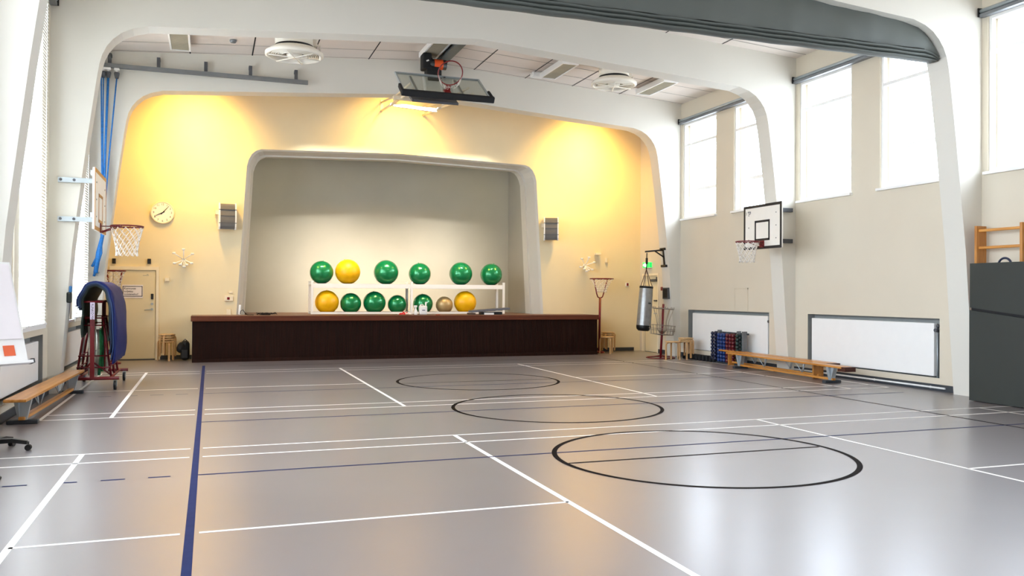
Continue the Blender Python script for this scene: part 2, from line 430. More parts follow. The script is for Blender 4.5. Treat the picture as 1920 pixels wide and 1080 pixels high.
# windows
def window(idx, side, a, c, z0):
    s = 1 if side == 'r' else -1; X = XR if side == 'r' else XL
    t = thing('window_%d' % idx, None, None, (X, (a+c)/2, z0), kind='structure')
    def ring(b, d0, d1, w, y0, y1, za, zb):
        b.bx((X+s*d0, y0, za), (X+s*d1, y0+w, zb)); b.bx((X+s*d0, y1-w, za), (X+s*d1, y1, zb))
        b.bx((X+s*d0, y0+w, za), (X+s*d1, y1-w, za+w)); b.bx((X+s*d0, y0+w, zb-w), (X+s*d1, y1-w, zb))
    b = MB(); ring(b, .03, .10, .055, a, c, z0, 6.08); b.bx((X+s*.03, a+.055, 5.47), (X+s*.10, c-.055, 5.53)); b.build('window_frame', WHITE, t)
    b = MB(); ring(b, .20, .27, .09, a, c, z0, 6.08); b.bx((X+s*.2, a+.09, 5.44), (X+s*.27, c-.09, 5.54))
    b.bx((X+s*.2, a+.09, z0+.7), (X+s*.27, c-.09, z0+.78)); b.build('sash', WHITE, t)
    b = MB(); b.bx((X+s*.232, a+.08, z0+.08), (X+s*.238, c-.08, 6.0)); b.build('glass_pane', GLASS, t)
    b = MB(); b.bx((X-s*.07, a-.03 if side == 'r' else a-.1, z0-.045), (X+s*.2, c+.04, z0)); b.build('window_sill', WHITE, t)
    p = bpy.data.lights.new('window_portal', 'AREA'); p.shape = 'RECTANGLE'; p.size = 6.08-z0; p.size_y = c-a; p.cycles.is_portal = True
    po = bpy.data.objects.new('window_portal', p); COL.objects.link(po)
    po.matrix_world = basis((0, 0, s*-1), (0, 1, 0), (s, 0, 0), (X+s*.32, (a+c)/2, (6.08+z0)/2)) if s > 0 else basis((0, 0, 1), (0, 1, 0), (-1, 0, 0), (X-.32, (a+c)/2, (6.08+z0)/2))
i = 0
for a, c in WIN:
    i += 1; window(i, 'r', a, c, 3.59)
for a, c in WINL:
    i += 1; window(i, 'l', a, c, 1.1)

# blinds on the two left windows next to the camera's view, radiators, rollers
def venetian(a, c, label, group):
    X = XL+.06
    t = thing('window_blind', label, 'blind', (X, (a+c)/2, 1.12), group)
    b = MB(); z = 1.16
    while z < 5.98:
        b.box((X, (a+c)/2, z), (.045, c-a+.04, .003), Matrix.Rotation(.9, 3, 'Y')); z += .05
    b.build('slats', BLIND, t)
    b = MB(); b.bx((X-.03, a-.02, 6.0), (X+.03, c+.02, 6.06)); b.build('head_rail', WHITE, t)
    b = MB()
    for y in (a+.18, (a+c)/2, c-.18): b.cyl((X+.026, y, 1.12), (X+.026, y, 6.0), .004, n=6)
    b.build('cord', WHITE, t)
    b = MB(); b.bx((X-.025, a-.02, 1.105), (X+.025, c+.02, 1.13)); b.build('bottom_rail', WHITE, t)
g = 'white slatted blinds on the left windows'
venetian(14.92-2.15, 14.92-.62, 'white slatted blind on the left window above the near bench', g)
venetian(19.58-2.15, 19.58-.62, 'white slatted blind on the left window behind the mat trolley', g)
def radiator(x, s, y0, y1, z0, z1, label, valve=True):
    t = thing('radiator', label, 'radiator', (x+s*.1, (y0+y1)/2, z0), 'white panel radiators in the wall niches')
    b = MB(); b.bx((x+s*.03, y0, z0), (x+s*.11, y1, z1), bev=.012); b.build('panel', WHITE, t)
    if valve:
        b = MB(); b.cyl((x+s*.06, y0-.05, z1-.16), (x+s*.06, y0-.05, z0-.02), .012, n=8)
        b.build('pipe', STEEL, t)
        b = MB(); b.cyl((x+s*.07, y0-.05, z1-.12), (x+s*.0, y0-.05, z1-.12), .03, n=12); b.ball((x+s*.07, y0-.05, z1-.05), .032, 12)
        b.build('valve', GREYD, t)
radiator(XR, 1, 15.9, 19.03, .22, 1.145, 'white flat radiator behind the dumbbell rack')
radiator(XR, 1, 11.30, 14.44, .235, 1.145, 'white flat radiator in the bare right wall behind the long bench')
radiator(XL, -1, 11.25, 14.36, .27, .86, 'white flat radiator behind the left bench and flip chart')
radiator(XL, -1, 15.9, 18.95, .27, .86, 'white flat radiator behind the red mat trolley', False)
def roller(y0, y1, label, X0=XR, s=-1):
    t = thing('roller_blind', label, 'roller blind', (X0+s*.02, (y0+y1)/2, 6.1), 'rolled window blinds')
    b = MB(); b.cyl((X0+s*.07, y0, 6.16), (X0+s*.07, y1, 6.16), .035, n=14); b.build('roll', STEEL, t)
    b = MB(); b.bx((X0+s*.10, y0+.02, 6.065), (X0, y1-.02, 6.115)); b.build('case', GREYM, t)
    for y in (y0, y1-.02):
        b = MB(); b.bx((X0+s*.12, y, 6.07), (X0, y+.02, 6.21)); b.build('end_bracket', BLACK, t)
roller(15.45, 19.54, 'rolled grey blind above the two farthest right windows')
roller(10.85, 14.9, 'rolled grey blind above the middle right windows beside the hoop')
roller(6.2, 10.3, 'rolled grey blind above the nearest right window by the wall bars')

roller(10.85, 14.9, 'rolled grey blind high on the left wall above the near left window', XL, 1)
b = MB(); zp = at(1700, 719.5, 0, XR-.03).z; b.cyl((XR-.035, 11.0, zp), (XR-.035, 14.9, zp), .016, n=10)
for y in (11.3, 12.6, 13.9): b.bx((XR-.04, y, zp-.02), (XR, y+.02, zp+.02))
solo(b, 'heating_pipe', WHITE, 'white heating pipe low along the right wall behind the long benches', 'pipe', (XR-.035, 12.9, zp))
# right door in its niche, left door in the end wall
t = thing('door_2', None, None, (XR, 21.2, 0), kind='structure')
b = MB(); b.bx((XR+.06, 20.79, .005), (XR+.12, 21.58, 2.14)); b.build('door_leaf', W_END, t)
b = MB(); b.bx((XR-.015, 20.72, 2.14), (XR+.06, 21.66, 2.20)); b.bx((XR-.015, 20.72, 0), (XR+.06, 20.775, 2.14)); b.bx((XR-.015, 21.595, 0), (XR+.06, 21.65, 2.14)); b.build('door_frame', CREAMP, t)
b = MB(); b.bx((XR+.0, 20.85, 1.97), (XR+.06, 21.2, 2.04)); b.bx((XR+.01, 20.8, 2.02), (XR+.04, 20.9, 2.10)); b.build('door_closer', GREYD, t)
b = MB(); b.bx((XR+.0, 20.84, 1.07), (XR+.06, 20.88, 1.1)); b.bx((XR-.01, 20.84, 1.07), (XR+.01, 20.98, 1.1)); b.build('door_handle', STEEL, t)
b = MB(); b.bx((XR+.03, 20.9, 1.42), (XR+.062, 21.06, 1.46)); b.build('name_plate', GREYD, t)
t = thing('door_1', None, None, (-1.65, YE, 0), kind='structure')
b = MB(); b.bx((-2.12, YE-.035, .015), (-1.215, YE-.001, 2.1)); b.build('door_leaf', W_END, t)
b = MB(); b.bx((-2.2, YE-.055, 2.115), (-1.14, YE, 2.2)); b.bx((-1.2, YE-.055, 0), (-1.14, YE, 2.115)); b.bx((-2.2, YE-.055, 0), (-2.135, YE, 2.115)); b.build('door_frame', CREAMP, t)
b = MB(); b.bx((-2.12, YE-.05, 0), (-1.215, YE, .03)); b.build('threshold', GREYD, t)
b = MB(); b.bx((-1.31, YE-.065, 1.43), (-1.255, YE-.03, 1.56), bev=.008); b.build('card_reader', BLACK, t)
b = MB(); b.cyl((-1.285, YE-.07, 1.32), (-1.285, YE-.03, 1.32), .03, n=16); b.build('lock', STEEL, t)
b = MB(); b.cyl((-1.285, YE-.09, 1.195), (-1.285, YE-.03, 1.195), .027, n=14); b.tube([(-1.285, YE-.085, 1.195), (-1.36, YE-.09, 1.185), (-1.45, YE-.085, 1.175)], .011); b.build('door_handle', STEEL, t)
b = MB(); b.bx((-1.49, YE-.038, 1.985), (-1.36, YE-.034, 1.993)); b.bx((-1.41, YE-.038, 2.01), (-1.37, YE-.034, 2.02)); b.build('door_plate', GREYM, t)
# paper notice on the door
INK = mat('notice ink', '1A1016', .7, var=0); PAPER = mat('paper', 'F4EEF0', .7, var=.01)
yy = YE-.04
t = thing('paper_notice', 'white paper notice with black border taped to the left door', 'notice', (-1.73, yy, 1.6))
p0 = at(229, 535, 1, yy); p1 = at(268, 558, 1, yy)
x0, x1, z0, z1 = p0.x, p1.x, p1.z-.01, p0.z+.015
b = MB(); b.bx((x0, yy-.003, z0), (x1, yy, z1)); b.build('sheet', PAPER, t)
b = MB(); w = .014; i0, i1, j0, j1 = x0+.012, x1-.012, z0+.035, z1-.03
b.bx((i0, yy-.005, j0), (i0+w, yy-.003, j1)); b.bx((i1-w, yy-.005, j0), (i1, yy-.003, j1)); b.bx((i0, yy-.005, j0), (i1, yy-.003, j0+w)); b.bx((i0, yy-.005, j1-w), (i1, yy-.003, j1)); b.build('border', INK, t)
for k, s_ in enumerate(('Kannunet', 'suljettu', 'toistaiseksi!')):
    text(s_, 'lettering', .066, basis((1, 0, 0), (0, 0, 1), (0, -1, 0), (i0+.028, yy-.004, j1-.078-k*.066)), t, INK)

# two black boxes above the door, small boxes on the end wall
def wallbox(name, px, py, w, h, d, m_, label, cat, group=None, Y=YE, child=None):
    p = at(px, py, 1, Y); b = MB(); b.bx((p.x-w/2, Y-d, p.z-h/2), (p.x+w/2, Y, p.z+h/2), bev=.006)
    if child:
        t = thing(name, label, cat, (p.x, Y, p.z-h/2), group); b.build('housing', m_, t); child(t, p)
        return t
    return solo(b, name, m_, label, cat, (p.x, Y, p.z-h/2), group)
wallbox('wall_sensor', 214, 489.5, .075, .12, .06, BLACK, 'small black box above the left end of the left door', 'sensor', 'black boxes above the left door')
wallbox('wall_sensor', 280, 490, .075, .12, .06, BLACK, 'small black box above the handle side of the left door', 'sensor', 'black boxes above the left door')
wallbox('room_thermostat', 313.5, 524, .10, .09, .05, CREAMP, 'small cream thermostat on the wall right of the left door', 'thermostat')
def redbtn(t, p):
    b = MB(); b.bx((p.x-.04, YE-.055, p.z-.03), (p.x+.02, YE-.04, p.z+.03), bev=.006); b.build('red_button', RED, t)
wallbox('control_box', 429, 559.5, .2, .13, .045, CREAMP, 'cream control box with red button beside the stage opening', 'control box', child=redbtn)
def sock(t, p):
    b = MB(); b.cyl((p.x, YE-.05, p.z), (p.x, YE-.04, p.z), .028, n=16); b.build('socket_face', CREAMP, t)
wallbox('light_switch', 432.5, 548, .09, .055, .04, CREAMP, 'small cream switch above the red button box', 'switch')
wallbox('power_socket', 428.5, 585, .1, .14, .045, CREAMP, 'cream wall socket just above the left end of the stage', 'socket', child=sock)
wallbox('wall_device', 1119, 476.5, .16, .06, .14, CREAMP, 'small cream box high on the wall above the red basket stand', 'wall box')
wallbox('wall_hook', 1136, 488, .06, .13, .06, CREAMP, 'small cream bracket on the wall right of the spindly rack', 'bracket')
def call(t, p):
    b = MB(); b.bx((p.x-.03, YE-.05, p.z-.04), (p.x+.03, YE-.035, p.z+.04), bev=.004); b.build('call_button', RED, t)
wallbox('fire_call_point', 1175.5, 533.5, .105, .11, .04, WHITE, 'fire call point with red face between hoop stand and punching bag', 'fire alarm', child=call)
p = at(1243, 541.5, 0, XR)
b = MB(); b.bx((XR-.05, p.y-.05, p.z-.05), (XR, p.y+.05, p.z+.05), bev=.01); solo(b, 'alarm_button', RED, 'small red alarm box on the right wall beside the far door', 'alarm', (XR, p.y, p.z-.05))
p = at(1252.5, 550, 1, 19.78); xn = 11.335
b = MB(); b.bx((xn-.022, 19.64, p.z-.15), (xn+.06, 19.92, p.z+.15)); b.bx((xn-.025, 19.67, p.z-.12), (xn-.02, 19.89, p.z+.12), 1)
solo(b, 'notice_board', [GREYD, BLACKM], 'dark little notice board on the far right column beside the disc basket', 'notice board', (xn, 19.78, p.z-.15))
# lit exit sign over the right door
p = at(1216.5, 497, 0, XR)
t = thing('exit_sign', 'lit green exit sign above the far right door', 'exit sign', (XR, p.y, p.z-.06))
b = MB(); b.bx((XR-.09, p.y-.19, p.z-.085), (XR, p.y+.19, p.z+.085), bev=.01); b.build('housing', WHITE, t)
EX = mat('exit green', '14C24A', .4, var=0, emit='10E050', estr=1.6); EXW = mat('exit white', 'F4FFF0', .4, var=0, emit='F0FFE8', estr=2.)
b = MB(); b.bx((XR-.095, p.y-.18, p.z-.075), (XR-.09, p.y+.18, p.z+.075)); b.bx((XR-.09, p.y-.195, p.z-.07), (XR-.01, p.y-.19, p.z+.07)); b.build('panel', EX, t)
b = MB(); X0 = XR-.099
b.bx((X0, p.y-.02, p.z-.05), (X0+.004, p.y+.06, p.z+.05)); b.add([(X0, p.y+.16, p.z-.0), (X0, p.y+.1, p.z+.05), (X0, p.y+.1, p.z-.05)], [(0, 1, 2)]); b.bx((X0, p.y+.06, p.z-.015), (X0+.004, p.y+.1, p.z+.015)); b.build('pictogram', EXW, t)
# access hatch
b = MB(); ya, yb2, za, zb2 = 16.585, 17.13, 1.235, 1.775
b.bx((XR-.004, ya, za), (XR, yb2, zb2), 0)
for q0, q1 in (((ya, zb2-.035), (yb2, zb2)), ((ya, za), (ya+.03, zb2)), ((yb2-.03, za), (yb2, zb2))): b.bx((XR-.006, q0[0], q0[1]), (XR-.004, q1[0], q1[1]), 1)
solo(b, 'wall_hatch', [W_WALL, mat('tape beige', 'CFC4AE', .7, var=.05)], 'white square hatch in the right wall above the dumbbell rack', 'hatch', (XR, 16.86, 1.175))

# clock
c = at(305, 399, 1, YE); r = .265
t = thing('wall_clock', 'round white wall clock on the cream end wall', 'clock', (c.x, YE, c.z))
Rf = Matrix(((1, 0, 0), (0, 0, -1), (0, 1, 0))).transposed()
def face(rad, z): return (c.x+rad[0], YE-z, c.z+rad[1])
b = MB(); R = Matrix.Rotation(PI/2, 3, 'X')
b.lathe([(0.001, .0), (r, .0), (r, .06), (r-.01, .07), (r-.03, .06)], (c.x, YE, c.z), 40, 0, R); b.build('rim', CREAMP, t)
b = MB(); b.lathe([(r-.02, .055), (.001, .055)], (c.x, YE, c.z), 40, 0, R); b.build('dial', mat('clock dial', 'FBF6EA', .5, var=0), t)
for k in range(1, 13):
    a = PI/2-k*PI/6; text(str(k), 'numeral', .065, basis((1, 0, 0), (0, 0, 1), (0, -1, 0), face((.195*math.cos(a), .195*math.sin(a)-.022), .057)), t, INK, 'CENTER')
def hand(name, ang, L, w):
    a = PI/2-ang; u = Vector((math.cos(a), 0, math.sin(a))); v = Vector((-u.z, 0, u.x)); o = Vector((c.x, YE-.062, c.z)); b = MB()
    P = [o-u*.05+v*w, o-u*.05-v*w, o+u*L-v*w*.4, o+u*L+v*w*.4]; b.add(P+[q-Vector((0, .004, 0)) for q in P], [(0, 1, 2, 3), (4, 5, 6, 7), (0, 1, 5, 4), (1, 2, 6, 5), (2, 3, 7, 6), (3, 0, 4, 7)]); b.build(name, INK, t)
hand('hour_hand', 2*PI*8.13/12, .165, .012); hand('minute_hand', 2*PI*7/60, .215, .009)

# loudspeakers beside the stage opening
def speaker(cx, cz, yaw, label):
    t = thing('wall_speaker', label, 'loudspeaker', (cx, YE-.28, cz-.29), 'grey loudspeakers on the end wall', Rz(yaw))
    GR = mat('speaker grille', '6F6C68', .8, var=.15, scale=160, bump=.4)
    w = .17
    pr = [(-.10, .0), (-.02, .0), (.02, .06), (.045, .2), (.05, .3), (.045, .42), (.02, .56), (-.0, .6), (-.10, .6)]
    b = MB(); b.prism([(-y-.0, z) for y, z in pr], 0, -w, w); b.build('grille', GR, t, world=False)
    b = MB()
    for s_ in (-1, 1):
        b.prism([(-y, z) for y, z in [(-.2, -.01), (-.0, -.02), (.04, .05), (.06, .3), (.04, .55), (-.0, .62), (-.2, .61)]], 0, s_*w, s_*(w+.03))
    b.bx((-w, .1, 0), (w, .2, .6)); b.build('casing', WHITE, t, world=False)
    b = MB()
    for z in (.13, .3, .45): b.bx((-w-.035, -.058, z), (w+.035, -.045, z+.014))
    b.build('band', GREYD, t, world=False)
    b = MB(); b.bx((-.26, .12, .35), (-.2, .27, .45)); b.cyl((-.2, .18, .4), (0, .15, .4), .02, n=8); b.build('wall_bracket', CREAMP, t, world=False)
speaker(.385, 3.42, .12, 'grey louvred loudspeaker left of the stage opening')
speaker(8.77, 3.38, -.35, 'tilted grey loudspeaker right of the stage opening')

# star shaped racks
def star(px, py, label, rot=0., sc=1.):
    p = at(px, py, 1, YE); t = thing('peg_rack', label, 'wall rack', (p.x, YE, p.z), 'white many-armed wall racks')
    b = MB(); b.lathe([(.001, .0), (.05, 0), (.05, .03), (.03, .05), (.001, .05)], p, 14, 0, Matrix.Rotation(PI/2, 3, 'X')); b.build('hub', WHITE, t)
    for k, (a, L) in enumerate(((90, .24), (35, .24), (145, .26), (-25, .2), (-155, .22), (-85, .17), (-60, .14), (-120, .14))):
        a = math.radians(a+rot); dx, dz = math.cos(a)*sc, math.sin(a)*sc; b = MB()
        q = [(p.x, YE-.04, p.z), (p.x+dx*L*.6, YE-.14, p.z+dz*L*.6), (p.x+dx*L, YE-.2, p.z+dz*L)]
        b.tube(q, .012, 8); e = q[2]; b.cyl((e[0]-.035, e[1], e[2]), (e[0]+.035, e[1], e[2]), .024, n=10); b.build('arm', WHITE, t)
star(344.5, 487, 'white many-armed rack on the wall below the clock')
star(1096, 498, 'white many-armed rack on the wall left of the red basket stand', -12, .95)

# ------------------------------------------------------------------ stage
t = thing('stage', 'dark brown ribbed wooden stage across the end wall', 'stage', (XM, 20.65, 0))
SX0, SX1, SY, SZ = -.375, 9.775, 20.66, 1.06
b = MB(); n = 300; w = (SX1-SX0)/n
for k in range(n):
    x = SX0+k*w; b.bx((x+w*.14, SY+.012, .07), (x+w*.86, SY+.03, SZ-.11))
b.bx((SX0, SY+.03, .0), (SX1, SY+.06, SZ-.1)); b.bx((SX0, SY+.03, 0), (SX0+.03, YE-.01, SZ-.1)); b.bx((SX1-.03, SY+.03, 0), (SX1, YE-.01, SZ-.1)); b.build('ribbed_front', STAGEW, t)
b = MB(); b.bx((SX0-.03, SY-.03, SZ-.125), (SX1+.02, SY+.02, SZ), bev=.01); b.build('nosing', STAGEC, t)
b = MB(); b.bx((SX0-.03, SY+.02, SZ-.06), (SX1+.02, YE-.01, SZ-.002)); b.bx((.9, YE-.01, SZ-.06), (8.4, RY-.01, SZ-.002)); b.build('deck', DECK, t)
b = MB(); b.bx((SX0, SY-.005, 0), (SX1, SY+.025, .075)); b.build('plinth', STAGEW, t)

# ball rack
RKY = 22.15
x0, x1, xm = at(585, 560, 1, RKY).x, at(944, 560, 1, RKY).x, at(771.5, 560, 1, RKY).x
zt = at(760, 533, 1, RKY).z; zb = at(760, 541, 1, RKY).z
t = thing('ball_rack', 'low white two-bay rack of exercise balls on the stage', 'rack', (x0, RKY, SZ))
for x in (x0, xm, x1):
    for y, nm in ((RKY-.03, 'post'), (RKY+.55, 'post')):
        b = MB(); b.bx((x-.03, y, SZ), (x+.03, y+.05, zt+.07)); b.build('post', WHITE, t)
    b = MB(); b.bx((x-.02, RKY+.02, SZ+.03), (x+.02, RKY+.55, SZ+.07)); b.bx((x-.02, RKY+.02, zt-.06), (x+.02, RKY+.55, zt-.02)); b.build('end_tie', WHITE, t)
for a, c in ((x0+.03, xm-.03), (xm+.03, x1-.03)):
    for z0_, z1_ in ((zb, zt), (SZ, SZ+.055)):
        b = MB(); b.bx((a, RKY-.01, z0_), (c, RKY+.03, z1_)); b.bx((a, RKY+.52, z0_), (c, RKY+.56, z1_)); b.build('rail', WHITE, t)
b = MB(); b.bx((x0+.03, RKY+.03, zt-.03), (x1-.03, RKY+.52, zt-.014)); b.build('shelf', GREYM, t)
G_B = mat('green ball', '0C8A4E', .22, metal=.35, spec=.7, var=.04, coat=.3); Y_B = mat('yellow ball', 'FFBE00', .4, var=.06, scale=12); T_B = mat('tan ball', 'B99E6E', .35, metal=.3, var=.06)
balls = [(603, 510, 21.8, 'g', 1, 'left end of the upper shelf'), (652, 510, 23.3, 'y', 1, ''), (724, 514, 23, 'g', 1, 'right of the yellow ball on the upper shelf'), (787, 514.5, 20.6, 'g', 1, 'above the middle post of the rack'),
         (864, 515, 21.6, 'g', 1, 'second from the right on the upper shelf'), (921, 516, 20.5, 'g', 1, 'right end of the upper shelf'),
         (613, 567, 22, 'y', 0, ''), (657.5, 571, 19.6, 'g', 0, 'next to the yellow ball on the lower shelf'), (702, 569.5, 21, 'g', 0, 'largest, mid way along the left lower shelf'),
         (744.5, 572, 17.6, 'g', 0, 'beside the middle post on the lower shelf'), (793, 571, 18.5, 'g', 0, 'behind the white canister'), (833, 577, 16, 't', 0, ''), (872, 569.5, 21, 'y', 0, '')]
for px, py, rp, k, up, where in balls:
    yb = RKY+.27; P = at(px, py, 1, yb); r = rp*depth(P)/FPX
    zc = (zt-.012 if up else SZ)+r
    P.z = zc
    b = MB(); b.ball((0, 0, 0), r, 40)
    for q in (.2, -.2, .5, -.5):                       # moulded rings round the ball
        b.lathe([(r*math.cos(q+.012)*.9995, r*math.sin(q+.012)), (r*1.004*math.cos(q), r*1.004*math.sin(q)), (r*math.cos(q-.012)*.9995, r*math.sin(q-.012))], (0, 0, 0), 40)
    b.ball((r*.1, -r*.2, r*.975), .018, 8)
    lab = {'g': 'green exercise ball, '+where, 'y': 'yellow exercise ball on the upper shelf of the rack' if up else ('yellow exercise ball at the left end of the lower shelf' if px < 700 else 'yellow exercise ball at the right of the lower shelf'), 't': 'small tan ball between a green and a yellow ball'}[k]
    o = b.build('exercise_ball', {'g': G_B, 'y': Y_B, 't': T_B}[k]); o.location = P; o.rotation_euler = (random.uniform(-.5, .3), random.uniform(-.4, .4), random.uniform(0, 6))
    tag(o, lab, 'ball', 'exercise balls on the stage rack')

# small things on the stage edge
def onstage(px, y): return Vector((at(px, 588, 1, y).x, y, SZ))
p = onstage(793, 21.3); t = thing('canister', 'white plastic canister with handle in front of a green ball', 'canister', p)
b = MB(); b.box(p+Vector((0, 0, .115)), (.205, .14, .23), None, 0, .03); b.box(p+Vector((-.03, 0, .24)), (.1, .05, .05), None, 0, .02); b.build('body', WHITE, t)
b = MB(); b.box(p+Vector((-.03, -.005, .232)), (.055, .055, .02)); b.build('grip_opening', BLACK, t)
b = MB(); b.cyl(p+Vector((.075, 0, .22)), p+Vector((.075, 0, .30)), .022); b.box(p+Vector((.09, 0, .315)), (.07, .03, .025), None, 0, .008); b.build('pump', WHITE, t)
b = MB(); b.box(p+Vector((.0, -.072, .115)), (.075, .003, .02)); b.build('label_strip', mat('navy ink', '20264A', .6, var=0), t)
p = onstage(779.5, 21.25); t = thing('spray_bottle', 'small white spray bottle left of the white canister', 'bottle', p)
b = MB(); b.lathe([(.001, 0), (.042, 0), (.044, .02), (.04, .1), (.018, .15), (.016, .19), (.001, .19)], p, 16); b.build('body', WHITE, t)
b = MB(); b.box(p+Vector((-.005, 0, .215)), (.085, .032, .05), None, 0, .01); b.box(p+Vector((-.045, 0, .17)), (.012, .02, .06), Matrix.Rotation(.4, 3, 'Y')); b.build('trigger_head', WHITE, t)
p = onstage(759, 21.0); b = MB(); n = 14
gv = []
for i in range(n):
    for j in range(n):
        u, v = i/(n-1)-.5, j/(n-1)-.5
        gv.append(p+Vector((u*.3*(1+.2*math.sin(v*9)), v*.22*(1+.25*math.cos(u*8)), .012+.05*abs(math.sin(u*9+v*5))*math.exp(-6*(u*u+v*v))+.035*math.cos(v*11-u*3)**2*math.exp(-5*(u*u+v*v)))))
b.add(gv, [(i*n+j, i*n+j+1, (i+1)*n+j+1, (i+1)*n+j) for i in range(n-1) for j in range(n-1)], 0, True)
RC = mat('red and white cloth', 'C8232B', .8, var=.0)
nt = RC.node_tree; tc = nt.nodes.new('ShaderNodeTexCoord'); nn = nt.nodes.new('ShaderNodeTexNoise'); nn.inputs['Scale'].default_value = 7; rr = nt.nodes.new('ShaderNodeValToRGB'); rr.color_ramp.interpolation = 'CONSTANT'
rr.color_ramp.elements[0].color = lin('C8232B')+(1,); rr.color_ramp.elements[1].position = .53; rr.color_ramp.elements[1].color = lin('EFE8E4')+(1,)
nt.links.new(tc.outputs['Object'], nn.inputs['Vector']); nt.links.new(nn.outputs['Fac'], rr.inputs['Fac']); nt.links.new(rr.outputs['Color'], nt.nodes['Principled BSDF'].inputs['Base Color'])
o = solo(b, 'cloth', RC, 'crumpled red and white cloth on the stage edge', 'cloth', p); so = o.modifiers.new('thick', 'SOLIDIFY'); so.thickness = .004
p = onstage(821, 20.85); b = MB(); b.box(p+Vector((0, 0, .008)), (.11, .06, .014), None, 0, .005); solo(b, 'packet', mat('red card', '9A2320', .6, var=.1), 'small flat red packet lying on the stage edge', 'packet', p)
# long grey board propped on its stand
p0 = at(881, 586, 1, 21.3); p1 = at(953, 580.5, 1, 21.3)
t = thing('keyboard', 'long grey keyboard-like slab propped at the right end of the ball rack', 'keyboard', (p0.x, 21.3, SZ))
u = (p1-p0).normalized(); ang = math.atan2(u.z, u.x); mid = (p0+p1)/2; mid.z = max(mid.z, SZ+.12)
b = MB(); b.box(mid, ((p1-p0).length, .3, .055), Matrix.Rotation(-ang, 3, 'Y'), 0, .012); b.build('slab', mat('slate grey', '62636A', .5, var=.05), t)
b = MB(); b.bx((p0.x+.28, 21.2, SZ), (p0.x+.86, 21.42, SZ+.07)); b.build('black_foot', BLACK, t)
b = MB(); b.bx((p0.x+.36, 21.17, SZ), (p0.x+.62, 21.2, SZ+.05)); b.build('white_block', WHITE, t)
b = MB(); b.bx((p0.x-.04, 21.18, SZ), (p0.x+.12, 21.42, SZ+.045)); b.build('brown_foot', mat('brown block', '5A4436', .6, var=.1), t)
# cable tangle, adapter
p = onstage(500, 21.2); b = MB()
for k in range(5):
    rnd = random.Random(k); b.tube([p+Vector((-.22+.44*i/14+rnd.uniform(-.03, .03), rnd.uniform(-.06, .06), .008+abs(math.sin(i*1.1+k))*.07*rnd.uniform(.5, 1))) for i in range(15)], .006, 6)
b.box(p+Vector((-.02, .03, .03)), (.22, .07, .05), None, 0, .01)
solo(b, 'cable_tangle', BLACK, 'black power strip and tangled cable on the stage left', 'cable', p)
p = onstage(451, 21.25); t = thing('charger', 'white upright charger with black cable at the stage left corner', 'charger', p)
b = MB(); b.box(p+Vector((-.02, 0, .13)), (.05, .05, .24), Matrix.Rotation(.06, 3, 'Y'), 0, .012); b.build('housing', WHITE, t)
b = MB(); b.tube([p+Vector(q) for q in ((-.01, -.03, .03), (0, -.04, .1), (.05, -.03, .13), (.1, 0, .06), (.15, .02, .008), (.3, .0, .008))], .008, 6); b.build('cable', BLACK, t)

